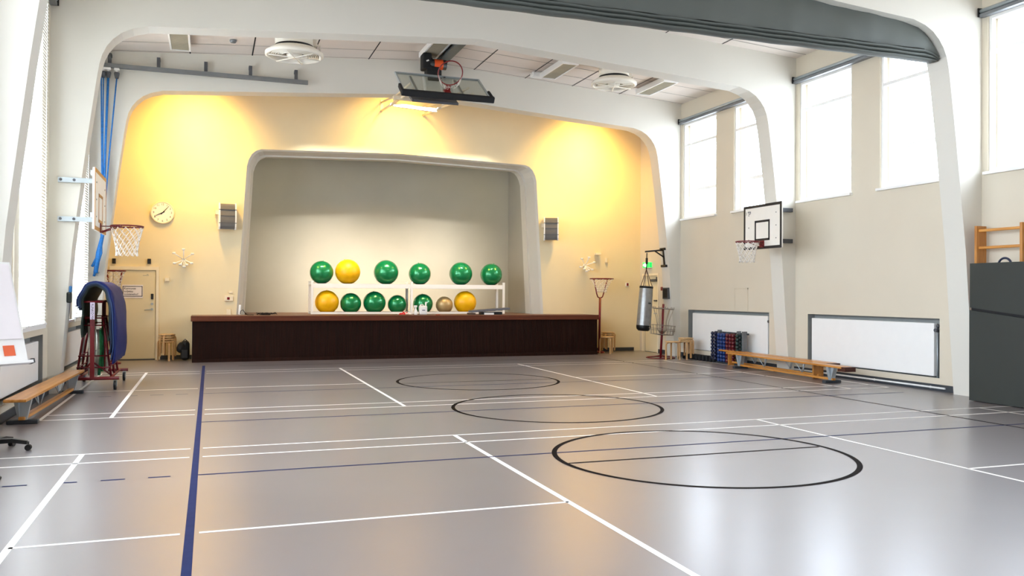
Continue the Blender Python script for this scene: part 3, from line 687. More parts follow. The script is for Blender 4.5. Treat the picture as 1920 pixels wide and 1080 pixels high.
# ------------------------------------------------------------------ basketball hoops
BORD_K = mat('board border black', '15171C', .5, var=.05); BOARDW = mat('board face', 'EFE9DE', .45, var=.015); BORD_T = mat('board border tan', 'C08A4E', .5, var=.05)
def net(b, c, r0, drop, n=12, r1=.13, sag=0.):
    lev = 6; c = Vector(c)
    def P(k, i):
        f = k/lev; rr = r0+(r1-r0)*min(1, f*1.25)+(.025*f*f)
        a = 2*PI*(i+.5*(k % 2))/n
        return c+Vector((rr*math.cos(a), rr*math.sin(a), -drop*f))
    for k in range(lev):
        for i in range(n):
            b.tube([P(k, i), P(k+1, i)], .0055, 4)
            b.tube([P(k, i), P(k+1, i-1 if k % 2 == 0 else i+1)], .0055, 4)
def hoop(name, label, R, loc, W, H, border, bz0=.15, ringmat=REDD, sq=(.45, .35), logo=False, netdrop=.42):
    """local: board in xz, front at -y, z up from the lower edge"""
    t = thing(name, label, 'basketball hoop', loc, R=R)
    b = MB(); b.box((0, .0, H/2), (W, .03, H), None, 0, .004); b.build('backboard', BOARDW, t, world=False)
    w = .055; y = -.017
    b = MB()
    for a, c in (((-W/2, 0), (W/2, w)), ((-W/2, H-w), (W/2, H)), ((-W/2, w), (-W/2+w, H-w)), ((W/2-w, w), (W/2, H-w))): b.bx((a[0], y-.001, a[1]), (c[0], y+.004, c[1]))
    b.build('border', border, t, world=False)
    b = MB(); x0, x1, z0, z1 = -sq[0]/2, sq[0]/2, bz0, bz0+sq[1]
    for a, c in (((x0, z0), (x1, z0+w*.8)), ((x0, z1-w*.8), (x1, z1)), ((x0, z0), (x0+w*.8, z1)), ((x1-w*.8, z0), (x1, z1))): b.bx((a[0], y-.001, a[1]), (c[0], y+.004, c[1]))
    b.build('target_square', border, t, world=False)
    b = MB()
    for x in (-W*.36, W*.36):
        for z in (.22, .5, .78): b.cyl((x, y-.003, z*H), (x, y+.002, z*H), .011, n=8)
    b.build('bolt', GREYD, t, world=False)
    zr = bz0-.03
    b = MB(); b.bx((-.075, -.03, zr-.11), (.075, -.016, zr+.03)); b.bx((-.06, -.16, zr-.012), (.06, -.016, zr-.004))
    for s_ in (-1, 1): b.tube([(s_*.065, -.02, zr-.1), (s_*.11, -.24, zr-.012), (s_*.17, -.3, zr-.008)], .008, 6)
    b.build('bracket', ringmat, t, world=False)
    cy = -.15-.225
    b = MB(); b.tube([(.225*math.cos(2*PI*i/40), cy+.225*math.sin(2*PI*i/40), zr) for i in range(40)], .011, 8, closed=True)
    for i in range(12):
        a = 2*PI*(i+.5)/12; b.cyl((.225*math.cos(a), cy+.225*math.sin(a), zr-.008), (.225*math.cos(a), cy+.225*math.sin(a), zr-.03), .006, n=6)
    b.build('rim', ringmat, t, world=False)
    if netdrop:
        b = MB(); net(b, (0, cy, zr-.025), .222, netdrop); b.build('net', NETM, t, world=False)
    if logo:
        Mloc = WM[t]
        text('J', 'logo', .07, Mloc@basis((1, .0, .15), (0, 0, 1), (0, -1, 0), (-W/2+.085, y-.002, H-.17)), t, BLACK)
        text('sting', 'logo', .06, Mloc@basis((1, 0, 0), (0, 0, 1), (0, -1, 0), (-W/2+.14, y-.002, H-.145)), t, mat('navy ink', '20264A', .6, var=0))
        b = MB(); b.bx((-W/2+.17, y-.002, H-.175), (-W/2+.23, y, H-.162)); b.build('logo_underline', MATS['navy ink'], t, world=False)
    return t
# right hoop on the middle frame
XB = 10.62
q0, q1 = at(1467, 377, 0, XB), at(1466, 464, 0, XB); q2 = at(1396, 388, 0, XB)
Wd, Hd = q2.y-q0.y, q0.z-q1.z; yc = (q2.y+q0.y)/2; zl = q1.z
t = hoop('basketball_hoop', 'black bordered white basketball hoop on the middle right column', Rz(-PI/2), (XB, yc, zl), Wd, Hd, BORD_K, .17, RED, (.5, .42), True, .40)
for zz in (at(1475, 394, 1, 14.9).z, at(1475, 452, 1, 14.9).z):
    b = MB(); b.bx((XB+.04, 14.85, zz-.045), (11.53, 14.915, zz+.04)); b.build('wall_arm', GREYD, t)
    b = MB(); b.bx((XB+.02, yc-.35, zz-.035), (XB+.07, yc+.45, zz+.03)); b.build('board_rail', GREYD, t)
# left hoop
XB = -1.55
q0, q1 = at(176, 313, 0, XB), at(176, 430, 0, XB); q2 = at(197.5, 329, 0, XB)
Wd, Hd = q2.y-q0.y, q0.z-q1.z; yc = (q2.y+q0.y)/2; zl = q1.z
t = hoop('basketball_hoop', 'tan bordered basketball hoop with white net on the left column', Rz(PI/2), (XB, yc, zl), Wd, Hd, BORD_T, .13, RED, (.5, .42), False, .42)
for zz in (at(140, 337, 1, 14.88).z, at(140, 410, 1, 14.88).z):
    b = MB(); b.bx((-2.25, 14.86, zz-.045), (XB-.02, 14.915, zz+.03)); b.build('wall_arm', STEEL, t)
    b = MB(); b.bx((XB-.09, yc-.3, zz-.07), (XB-.02, 14.92, zz-.0)); b.build('board_rail', STEEL, t)
    for x in (-2.21, -2.02):
        b = MB(); b.cyl((x, 14.85, zz-.005), (x, 14.862, zz-.005), .022, n=10); b.build('arm_bolt', GREYD, t)

# centre hoop, swung up under the ceiling
near = (at(757, 176, 1, 16.6)+at(924, 183, 1, 16.6))/2; far = (at(738, 135, 1, 17.5)+at(897, 150, 1, 17.5))/2
d = far-near; d.x = 0; H_ = d.length; ez = d.normalized(); ex = Vector((1, 0, 0)); ey = ez.cross(ex)
Rm = Matrix((ex, ey, ez)).transposed()
cx = (near.x+far.x)/2; W_ = 1.84
t = thing('basketball_hoop', 'large clear basketball hoop swung up under the ceiling', 'basketball hoop', (cx, near.y, near.z), R=Rm)
b = MB(); b.bx((-W_/2+.02, -.006, .02), (W_/2-.02, .006, H_-.02)); b.build('backboard', BGLASS, t, world=False)
b = MB()
for x in (-W_/2, W_/2-.03): b.bx((x, -.02, 0), (x+.03, .02, H_))
b.bx((-W_/2+.03, -.02, H_-.03), (W_/2-.03, .02, H_)); b.bx((-W_/2+.03, -.02, 0), (W_/2-.03, .02, .03)); b.build('board_frame', STEEL, t, world=False)
b = MB(); b.box((0, 0, -.02), (W_+.1, .13, .09), None, 0, .02)
for s_ in (-1, 1): b.box((s_*(W_/2+.02), 0, .17), (.06, .1, .38), None, 0, .02)
b.build('edge_padding', BLACKM, t, world=False)
b = MB(); b.box((0, -.035, .115), (.14, .03, .2), None, 0, .005); b.box((0, -.1, .12), (.1, .16, .012)); b.build('bracket', REDD, t, world=False)
b = MB(); b.tube([(.25*math.cos(2*PI*i/44), -.18-.25+.25*math.sin(2*PI*i/44), .12) for i in range(44)], .0125, 8, closed=True); b.build('rim', REDD, t, world=False)
Mi = WM[t].inverted(); up = (Mi.to_3x3()@Vector((0, 0, 1))).normalized()
b = MB(); rnd = random.Random(3)
for i in range(18):
    a = -PI*(.05+.9*i/17)+PI; p0 = Vector((.25*math.cos(a), -.43+.25*math.sin(a), .12))
    for k in (1, 2):
        j = min(17, max(0, i+rnd.choice((-3, -2, 2, 3)))); a2 = PI-PI*(.05+.9*j/17)
        p1 = Vector((.2*math.cos(a2), -.40+.2*math.sin(a2), .10))-up*.05*k
        b.tube([p0, (p0+p1)/2-up*.05, p1], .002, 4)
b.build('net', NETM, t, world=False)
b = MB()
for x in (-W_/2+.3, .35):
    b = MB(); b.bx((x, .03, .05), (x+.05, .07, H_-.04)); b.build('back_strut', STEEL, t, world=False)
# the two long arms down from the end wall, cross bars, rear panel
ARMC = mat('arm cream steel', 'E4D6BC', .45, metal=.1, var=.03)
b = MB()
wl, wr = at(716, 202, 1, YE), at(793, 211, 1, YE)
for w_ in (wl, wr):
    b.bx((w_.x-.04, YE-.02, w_.z-.12), (w_.x+.04, YE, w_.z+.2))
b.build('wall_plate', ARMC, t)
for w_, xo in ((wl, cx-.62), (wr, cx+.62)):
    b = MB(); e = Vector((xo, near.y+.35, near.z+.16))
    s0 = Vector((w_.x, YE-.02, w_.z-.08)); s1 = Vector((w_.x, YE-.02, w_.z+.14)); k0 = s0.lerp(e, .45); k1 = k0+Vector((0, 0, .13))
    b.tube([s0, k0], .032, 6); b.tube([s1, k1], .026, 6); b.tube([k0, k1], .03, 6); b.tube([k0, e], .035, 6); b.tube([k1, e+Vector((0, .3, .2))], .026, 6)
    b.build('swing_arm', ARMC, t)
def xat(px, py, Y): return at(px, py, 1, Y)
b = MB()
for (ax_, ay_, bx_, by_, Y) in ((741, 197, 815, 207, 20.2), (742, 183, 818, 191, 18.6)):
    p, q = at(ax_, ay_, 1, Y), at(bx_, by_, 1, Y); b.box((p+q)/2, ((q-p).length+.1, .09, .08), Matrix.Rotation(-math.atan2(q.z-p.z, q.x-p.x), 3, 'Y'))
b.build('cross_bar', ARMC, t)
p, q = at(770, 184, 1, 17.6), at(856, 191, 1, 17.6)
b = MB(); b.box((p+q)/2, ((q-p).length, .35, .05), Matrix.Rotation(.5, 3, 'X')); b.build('rear_panel', GREYD, t)

# winch and girder on the ceiling
gz = zceil(4.93)
t = thing('ceiling_girder', 'dark grey girder under the ceiling above the clear hoop', 'girder', (4.93, 17.5, gz))
b = MB(); b.bx((4.83, 15.33, gz-.24), (5.03, 19.56, gz-.2)); b.bx((4.91, 15.33, gz-.2), (4.95, 19.56, gz-.06)); b.bx((4.83, 15.33, gz-.06), (5.03, 19.56, gz-.025)); b.build('beam', mat('girder grey', '4A5152', .5, var=.05), t)
b = MB(); b.box((4.93, 19.4, gz-.33), (.28, .26, .24), None, 0, .02); b.build('end_block', BLACKM, t)
wp = at(812, 118, 1, 18.4)
t = thing('hoist_winch', 'black hoist motor with orange label hanging from the ceiling girder', 'winch', (wp.x, 18.4, wp.z))
b = MB(); b.box(wp+Vector((-.16, 0, .0)), (.2, .3, .36), None, 0, .03); b.bx(wp+Vector((-.1, -.04, .1)), (wp.x-.02, 18.44, gz-.245)); b.box(wp+Vector((-.02, 0, -.2)), (.3, .28, .18), None, 0, .02); b.build('gearbox', BLACKM, t)
b = MB(); b.cyl(wp+Vector((-.1, -.05, -.04)), wp+Vector((.28, -.05, -.04)), .11, n=18); b.build('motor', BLACK, t)
b = MB(); b.cyl(wp+Vector((.0, -.05, -.04)), wp+Vector((.2, -.05, -.04)), .113, n=18, cap=False); b.build('orange_label', mat('orange label', 'E2551F', .5, var=.02), t)
b = MB(); b.box(wp+Vector((-.16, -.152, .0)), (.06, .004, .03), Matrix.Rotation(-.4, 3, 'Y')); b.build('white_label', WHITE, t)
b = MB(); b.tube([wp+Vector((-.2, -.1, .15)), (wp.x-.2, 18.3, gz-.26)], .02, 6); b.build('hook_rod', STEEL, t)
b = MB(); b.tube([wp+Vector((0, .05, -.28)), Vector((wp.x, 17.35, far.z-.05))], .01, 6); b.build('strap', BLACKM, t)

# ------------------------------------------------------------------ ceiling lamps, fans, sensor
LOUV = mat('lamp louvre', 'B9B19C', .5, var=.08, scale=3)
for x, lab in ((-.61, 'recessed-looking ceiling lamp with tan louvre in the left corner above the hanging rail'), (4.62, 'louvred ceiling lamp beside the dark girder'), (7.56, 'louvred ceiling lamp between the girder and the right fan'), (10.12, 'louvred ceiling lamp right of the right fan')):
    z = zceil(x)-.03; y0, y1 = 17.45, 18.84
    t = thing('ceiling_lamp', lab.replace('recessed-looking ', ''), 'ceiling lamp', (x, (y0+y1)/2, z), 'louvred ceiling lamps')
    b = MB(); b.bx((x-.2, y0, z-.12), (x-.165, y1, z)); b.bx((x+.165, y0, z-.12), (x+.2, y1, z)); b.bx((x-.165, y0, z-.03), (x+.165, y1, z)); b.bx((x-.165, y0, z-.12), (x+.165, y0+.03, z)); b.bx((x-.165, y1-.03, z-.12), (x+.165, y1, z)); b.build('housing', WHITE, t)
    b = MB(); y = y0+.05
    while y < y1-.04: b.bx((x-.16, y, z-.115), (x+.16, y+.012, z-.06)); y += .05
    b.bx((x-.16, y0+.03, z-.05), (x+.16, y1-.03, z-.03)); b.build('louvre', LOUV, t)
def fan(px, py, R_, Y, label):
    c = at(px, py, 1, Y); zt_ = zceil(c.x)
    t = thing('ceiling_fan', label, 'ceiling fan', (c.x, Y, c.z), 'round ceiling fans')
    k = R_
    b = MB(); b.lathe([(.001, .17), (.66*k, .17), (.66*k, zt_-c.z-.02), (.001, zt_-c.z-.02)], c, 40); b.build('duct', mat('fan cream', 'EEE9DC', .5, var=.01), t)
    b = MB(); b.lathe([(.6*k, .12), (.66*k, .12), (.66*k, .172), (.6*k, .172)], c, 40); b.build('gap_ring', BLACK, t)
    b = MB(); b.lathe([(.66*k, .12), (.8*k, .11), (1.*k, .03), (1.*k, -.02), (.93*k, -.045), (.86*k, -.02), (.84*k, .03), (.66*k, .08)], c, 48); b.build('outer_ring', MATS['fan cream'], t)
    for j in range(6):
        r = k*(.42+.07*j); b = MB(); b.lathe([(r-.004, .02), (r+.014, -.03), (r+.02, -.026), (r+.004, .025)], c, 48); b.build('louvre_ring', MATS['fan cream'], t)
    b = MB(); b.lathe([(.001, -.05), (.24*k, -.05), (.27*k, -.02), (.27*k, .05), (.001, .05)], c, 32); b.build('hub', MATS['fan cream'], t)
    b = MB()
    for j in range(3):
        a = j*PI/3+.15; u = Vector((math.cos(a), math.sin(a), 0)); b.tube([c-u*.9*k+Vector((0, 0, -.05)), c+u*.9*k+Vector((0, 0, -.05))], .012, 6)
    b.build('guard_bar', MATS['fan cream'], t)
    b = MB(); b.lathe([(.001, .09), (.64*k, .09), (.64*k, .10), (.001, .1)], c, 32); b.build('inner_shade', GREYD, t)  # dark disc in place of the shade inside the fan
    b = MB(); b.box(c+Vector((.68*k, -.05, .33)), (.1, .16, .3), None, 0, .02); b.tube([c+Vector((.7*k, -.1, .2)), c+Vector((.85*k, -.1, .2)), c+Vector((.9*k, 0, .05))], .02, 6); b.build('junction_box', mat('fan box', 'D8D2C6', .5, var=.02), t)
fan(552, 103, .56, 17.2, 'round cream ceiling fan with duct on the left')
fan(1151, 158, .52, 17.6, 'round cream ceiling fan with duct on the right')
p = Vector((.41, 18.42, zceil(.41))); b = MB(); b.lathe([(.001, -.06), (.05, -.06), (.07, -.03), (.07, 0), (.001, 0)], p, 20); solo(b, 'smoke_detector', GREYM, 'small round smoke detector on the ceiling left of the left fan', 'smoke detector', p)
p = Vector((7.35, 18.97, zceil(7.35))); b = MB(); b.box(p-Vector((0, 0, .06)), (.3, .2, .12), None, 0, .02); solo(b, 'ceiling_box', WHITE, 'small white box on the ceiling beside the lamp right of the girder', 'box', p)

# ------------------------------------------------------------------ rail with climbing ropes on the far frame
t = thing('rope_rail', 'grey horizontal rail hung in front of the far left frame', 'rail', (0, 19.42, 6.3))
b = MB(); b.bx((-2.2, 19.39, 6.26), (2.03, 19.47, 6.345)); b.build('rail', GREYM, t)
for x in (-2.0, -1.06, -.12, .80, 1.77):
    b = MB(); b.bx((x-.035, 19.41, 6.345), (x+.035, 19.45, 6.56)); b.bx((x-.035, 19.45, 6.5), (x+.035, 19.575, 6.56)); b.build('hanger', GREYD, t)
ends = [(172.5, 500), (176, 518), (179, 512), (181, 500)]
tops = [(190, 135), (194, 135), (203, 135), (219, 137)]
labs = ['blue climbing rope nearest the left wall, gathered with others', 'blue climbing rope second from the left wall', 'thick blue climbing rope in the middle of the gathered bunch', 'blue climbing rope hanging farthest out from the left wall']
for (tx, ty), (ex_, ey_), lab, rad in zip(tops, ends, labs, (.014, .014, .024, .014)):
    Pt = at(tx, ty, 1, 19.42); Pt.z = 6.2; Pe = at(ex_, ey_, 1, 19.3)
    t = thing('climbing_rope', lab, 'rope', (Pt.x, 19.42, 6.2), 'blue climbing ropes')
    b = MB(); b.box(Pt+Vector((0, 0, .035)), (.1, .06, .05), None, 0, .01); b.box(Pt+Vector((0, 0, -.02)), (.035, .035, .1)); b.build('trolley', WHITE, t)
    b = MB(); b.lathe([(.001, -.16), (.035, -.16), (.055, -.06), (.05, -.03), (.001, -.03)], Pt, 12); b.build('cap', GREYD, t)
    knot = Vector((-2.10, 19.3, at(184, 440, 1, 19.3).z))
    b = MB(); b.tube([Pt+Vector((0, 0, -.15)), Pt.lerp(knot, .5), knot+Vector((random.uniform(-.03, .03), 0, 0)), Vector((-2.14, 19.29, 2.4))+Vector((random.uniform(-.04, .04), 0, 0)), Pe], [rad, rad, rad*1.4, rad*2.1, rad*1.8], 8); b.build('rope', BLUEROPE, t)
p = Vector((-2.2, 19.5, 2.0)); b = MB(); b.box(p, (.05, .16, .03)); b.box(p+Vector((.0, -.09, -.02)), (.04, .03, .09)); solo(b, 'rope_hook', STEEL, 'small metal hook holding the gathered blue ropes on the left column', 'hook', p)

# ------------------------------------------------------------------ rolled dividing curtain under the near frame
CURT = mat('grey curtain', '565A55', .7, var=.05, scale=2, bump=.15)
t = thing('divider_curtain', 'grey dividing curtain folded up under the near concrete frame', 'curtain', (XM, 10.52, 6.2))
def soff(x):
    P_ = prof
    for k in range(len(P_)-1):
        (xa, za), (xb, zb) = P_[k], P_[k+1]
        if min(xa, xb) <= x <= max(xa, xb) and abs(xa-xb) > 1e-6: return za+(zb-za)*(x-xa)/(xb-xa)
    return 5.
def zbot(x): return 5.34
xs = [2*XM-10.885+i*(2*10.885-2*XM)/90 for i in range(91)]
front = []; back = []
def cap_top(x): return min(soff(x)-.004, 99)
rows = 7
G = []
for x in xs:
    z1, z0 = cap_top(x), min(zbot(x), cap_top(x)-.03)
    zf = z0+min(.17, max(.02, (z1-z0)*.4)); col = []
    for k in range(rows): 
        f = k/(rows-1); z = z1+(zf-z1)*f
        col.append(Vector((x, 10.46-.03*math.sin(f*PI)+.012*math.sin(x*5.1+f*2)+.008*math.sin(x*13.), z)))
    G.append(col)
b = MB(); n_ = len(xs)
b.add([v for c_ in G for v in c_], [(i*rows+j, i*rows+j+1, (i+1)*rows+j+1, (i+1)*rows+j) for i in range(n_-1) for j in range(rows-1)], 0, True)
b.add([Vector((v.x, 10.64, v.z)) for c_ in G for v in c_], [(i*rows+j, i*rows+j+1, (i+1)*rows+j+1, (i+1)*rows+j) for i in range(n_-1) for j in range(rows-1)], 0, True)
b.build('curtain_sheet', CURT, t, rec=False)
for k in range(3):
    b = MB(); pts = []
    for x in xs:
        z1, z0 = cap_top(x), min(zbot(x), cap_top(x)-.03); h = min(.17, max(.02, (z1-z0)*.4)); pts.append((x, z0+h*(k+.5)/3, h/6))
    ring = 8; vs = []
    for x, z, r in pts:
        for i in range(ring):
            a = 2*PI*i/ring; vs.append((x, 10.54+(.10+.012*k)*math.cos(a), z+r*math.sin(a)*.97+.004*math.sin(x*7+k)))
    b.add(vs, [(i*ring+j, i*ring+(j+1) % ring, (i+1)*ring+(j+1) % ring, (i+1)*ring+j) for i in range(len(pts)-1) for j in range(ring)], 0, True)
    b.build('fold', CURT, t, rec=False)

# ------------------------------------------------------------------ basket stands
def stand(x, y, zr, label, tilt=0., rad=.235, base=True):
    t = thing('basket_stand', label, 'basket stand', (x, y, 0), 'red pole basket stands')
    b = MB(); b.cyl((x, y, .02), (x+tilt, y, zr-.52), .032, n=12); b.build('pole', RED, t)
    b = MB()
    for s_ in (-1, 1): b.tube([(x+tilt, y, zr-.53), (x+tilt+s_*.07, y, zr-.5), (x+tilt+s_*.10, y, zr-.42), (x+tilt+s_*rad*.72, y-.03, zr)], .017, 8)
    b.build('fork', RED, t)
    b = MB(); b.tube([(x+tilt+rad*1.1*math.cos(2*PI*i/32), y-.1+rad*1.1*math.sin(2*PI*i/32), zr) for i in range(32)], .016, 8, closed=True); b.build('rim', RED, t)
    b = MB(); net(b, (x+tilt, y-.1, zr-.01), rad*1.08, .36, 10, .11); b.build('net', NETM, t)
    b = MB(); b.lathe([(.001, 0), (.15, 0), (.15, .03), (.06, .05), (.001, .05)], (x, y, 0), 28); b.build('base', RED, t)
p = at(1123.5, 640, 1, 21.3); stand(p.x, 21.3, 2.035, 'red pole basket stand with net behind the right end of the stage', .02, .29)
p = at(221, 536, 1, 20.8); stand(-2.0, 20.75, at(218, 508, 1, 20.75).z, 'red pole basket stand mostly hidden behind the mat trolley', .0, .21)

# chain basket target
bx_, by_ = 10.80, 19.1
t = thing('disc_golf_basket', 'wire disc golf basket with chains on a leaning red pole', 'target basket', (bx_, by_, 0))
def LP(z): return Vector((bx_+.055*z, by_, z))
b = MB(); b.cyl(LP(.0), LP(1.37), .03, n=12); b.build('pole', RED, t)
WIRE = mat('wire zinc', '8B8378', .45, metal=.5, var=.1)
b = MB()
def rng(z, r, tilt=-.08, w=.007): b.tube([LP(z)+Vector((r*math.cos(2*PI*i/30), r*math.sin(2*PI*i/30), tilt*r*math.cos(2*PI*i/30))) for i in range(30)], w, 6, closed=True)
def rp(z, r, a, tilt=-.08): return LP(z)+Vector((r*math.cos(a), r*math.sin(a), tilt*r*math.cos(a)))
for z, r in ((.83, .33), (.74, .33), (.60, .29), (.70, .325)): rng(z, r)
for i in range(20):
    a = 2*PI*i/20; b.tube([rp(.84, .33, a), rp(.60, .29, a), rp(.58, .04, a)], .005, 4)
b.build('basket', WIRE, t)
b = MB(); rng(1.25, .27, -.08, .011)
for i in range(10):
    a = 2*PI*i/10; b.tube([rp(1.25, .27, a), rp(1.3, .27, a)], .008, 4)
for i in range(4): a = PI*i/2+.3; b.tube([LP(1.27), rp(1.25, .27, a)], .008, 4)
b.build('chain_holder', WIRE, t)
b = MB()
for i in range(14):
    a = 2*PI*i/14; r0 = .26 if i % 2 else .18
    b.tube([rp(1.25, r0, a), rp(.95, r0*.62, a), rp(.72, .12, a), rp(.62, .04, a)], .006, 5)
b.build('chain', mat('chain steel', 'A89A86', .4, metal=.5, var=.15, scale=40), t)
b = MB(); b.tube([(bx_+.36*math.cos(2*PI*i/30), by_+.36*math.sin(2*PI*i/30), .015) for i in range(30)], .013, 6, closed=True)
for i in range(3): a = 2*PI*i/3+.5; b.tube([(bx_, by_, .06), (bx_+.36*math.cos(a), by_+.36*math.sin(a), .015)], .012, 6)
b.build('base', RED, t)

# punching bag on its bracket
KY = 19.8
t = thing('bag_bracket', 'black steel punching bag bracket on the far right column', 'bracket', (11.27, KY, 2.4))
pa, pb, pc = at(1213, 472, 1, KY), at(1245, 468.5, 1, KY), at(1247, 498, 1, KY)
b = MB(); b.box((pb+pc)/2+Vector((0, 0, 0)), (.07, .07, (pb-pc).length), Matrix.Rotation(math.atan2(pb.x-pc.x, pb.z-pc.z), 3, 'Y'), 0, .005); b.build('upright', BLACK, t)
b = MB(); b.tube([pa+Vector((-.05, 0, 0)), pb], .03, 4); b.build('arm', BLACK, t)
b = MB(); b.tube([pa.lerp(pb, .45), pb.lerp(pc, .5)], .022, 4); b.build('brace', BLACK, t)
for q, n2 in ((pb, 0), (pc, 1)):
    b = MB(); b.box(q+Vector((.06, 0, .02 if n2 == 0 else -.01)), (.24, .26, .06), None, 0, .005); b.build('mounting_plate', BLACK, t)
top, botm = at(1212, 537, 1, KY), at(1206, 620, 1, KY); ax_ = (top-botm).normalized()
t = thing('punching_bag', 'silver punching bag with black ends hanging from the black bracket', 'punching bag', botm)
Rq = ax_.to_track_quat('Z', 'Y').to_matrix(); L = (top-botm).length; rb = .185
SILV = mat('silver vinyl', '9B9B99', .32, metal=.55, var=.1, scale=14, bump=.25)
b = MB(); b.lathe([(.02, L), (rb*.9, L), (rb*.94, L-.03), (rb, L*.55), (rb*1.02, .12)], botm, 32, 0, Rq); b.build('body', SILV, t)
b = MB(); b.lathe([(.001, -.01), (rb*.7, -.005), (rb*.96, .04), (rb*1.03, .1), (rb*1.03, .14)], botm, 32, 0, Rq); b.build('bottom_cap', BLACK, t)
b = MB(); b.lathe([(rb*.93, L+.005), (rb*.97, L+.0), (rb*.97, L-.05), (rb*.94, L-.05)], botm, 32, 0, Rq); b.build('top_band', BLACK, t)
hk = pa+Vector((0, 0, -.03)); jn = Vector((top.x+.0, KY, 2.27))
b = MB(); b.tube([hk, jn], .014, 6); b.box((hk+jn)/2, (.045, .045, .16)); b.build('spring', BLACK, t)
for i in range(4):
    a = PI*i/2+.6; b = MB(); b.tube([jn, top+Vector((rb*.9*math.cos(a), rb*.9*math.sin(a), .0))], .009, 5); b.build('strap', BROWN, t)
b = MB(); b.box(botm+ax_*(L*.62)+Vector((0, -rb*.99, 0)), (.24, .012, .03), Rq); b.build('printed_band', BLACK, t)

# ------------------------------------------------------------------ stools
def make_stool(loc, rot, label, group):
    t = thing('stool', label, 'stool', loc, group, Rz(rot))
    b = MB(); b.lathe([(.001, .431), (.18, .431), (.186, .436), (.186, .453), (.18, .459), (.001, .459)], (0, 0, 0), 36); b.build('seat', BIRCHT, t, world=False)
    for k in range(3):
        a = 2*PI*k/3; b = MB(); u = Vector((math.cos(a), math.sin(a), 0)); v = Vector((-u.y, u.x, 0)); A, B_ = [], []
        path = [(.198, 0), (.198, .33), (.195, .375), (.18, .405), (.15, .42), (.09, .424)]
        w, th = .021, .012
        vs = []; m_ = len(path)
        for i, (r, z) in enumerate(path):
            p0 = path[max(0, i-1)]; p1 = path[min(m_-1, i+1)]; tx, tz = p1[0]-p0[0], p1[1]-p0[1]; l = math.hypot(tx, tz); nx, nz = tz/l, -tx/l
            for s_, q in ((-1, -1), (1, -1), (1, 1), (-1, 1)): vs.append(u*(r+nx*th*q)+Vector((0, 0, z+nz*th*q-(.0 if i else 0)))+v*w*s_)
        fs = [(i*4+k2, i*4+(k2+1) % 4, (i+1)*4+(k2+1) % 4, (i+1)*4+k2) for i in range(m_-1) for k2 in range(4)]+[(0, 3, 2, 1), tuple(m_*4-4+k2 for k2 in range(4))]
        for v_ in vs: v_.z = max(v_.z, 0)
        b.add(vs, fs); b.build('leg', BIRCH, t, world=False)
    return t
st0 = None
def stool(x, y, z, rot, label, group):
    global st0
    if st0 is None:
        st0 = make_stool((x, y, z), rot, label, group); return
    copy_tree(st0, Matrix.Translation((x, y, z))@Rz(rot).to_4x4(), label, group)
ordn = ['lowest', 'second from the floor', 'third from the floor', 'topmost']
for k in range(4): stool(-.94, 21.4, k*.055, .3+k*.5-PI/2, 'birch stool in the stack right of the left door, %s' % ordn[k], 'birch stools stacked beside the left door')
for k in range(3): stool(10.5, 21.52, k*.05, .2+k*.55-PI/2, 'birch stool in the stack by the right end of the stage, %s' % ['lowest', 'middle', 'topmost'][k], 'birch stools stacked beside the stage')
stool(10.2, 20.95, 0, .5, 'single birch stool half hidden by the right end of the stage', 'birch stools stacked beside the stage')
stool(10.79, 18.5, 0, 1.2, 'lower birch stool left of the stack by the radiator niche', 'birch stools by the right wall')
for k in range(3): stool(11.2, 18.55, k*.04, .1+k*.55, 'birch stool in the stack by the radiator niche, %s' % ['lowest', 'middle', 'topmost'][k], 'birch stools by the right wall')
# backpack by the stage
p = at(347, 676, 2, 0); p.y = 21.3; p.x = at(347, 660, 1, 21.3).x
t = thing('backpack', 'black backpack on the floor at the left end of the stage', 'backpack', (p.x, 21.3, 0))
b = MB(); b.box((p.x, 21.3, .24), (.2, .2, .46), None, 0, .08); b.box((p.x-.08, 21.28, .31), (.2, .22, .26), Matrix.Rotation(.35, 3, 'Y'), 0, .09); b.build('body', BLACKM, t)
b = MB(); b.tube([(p.x-.04, 21.2, .46), (p.x, 21.2, .51), (p.x+.05, 21.2, .46)], .012, 6); b.build('handle', BLACK, t)
b = MB(); b.box((p.x, 21.18, .16), (.15, .05, .2), None, 0, .02); b.build('front_pocket', BLACK, t)

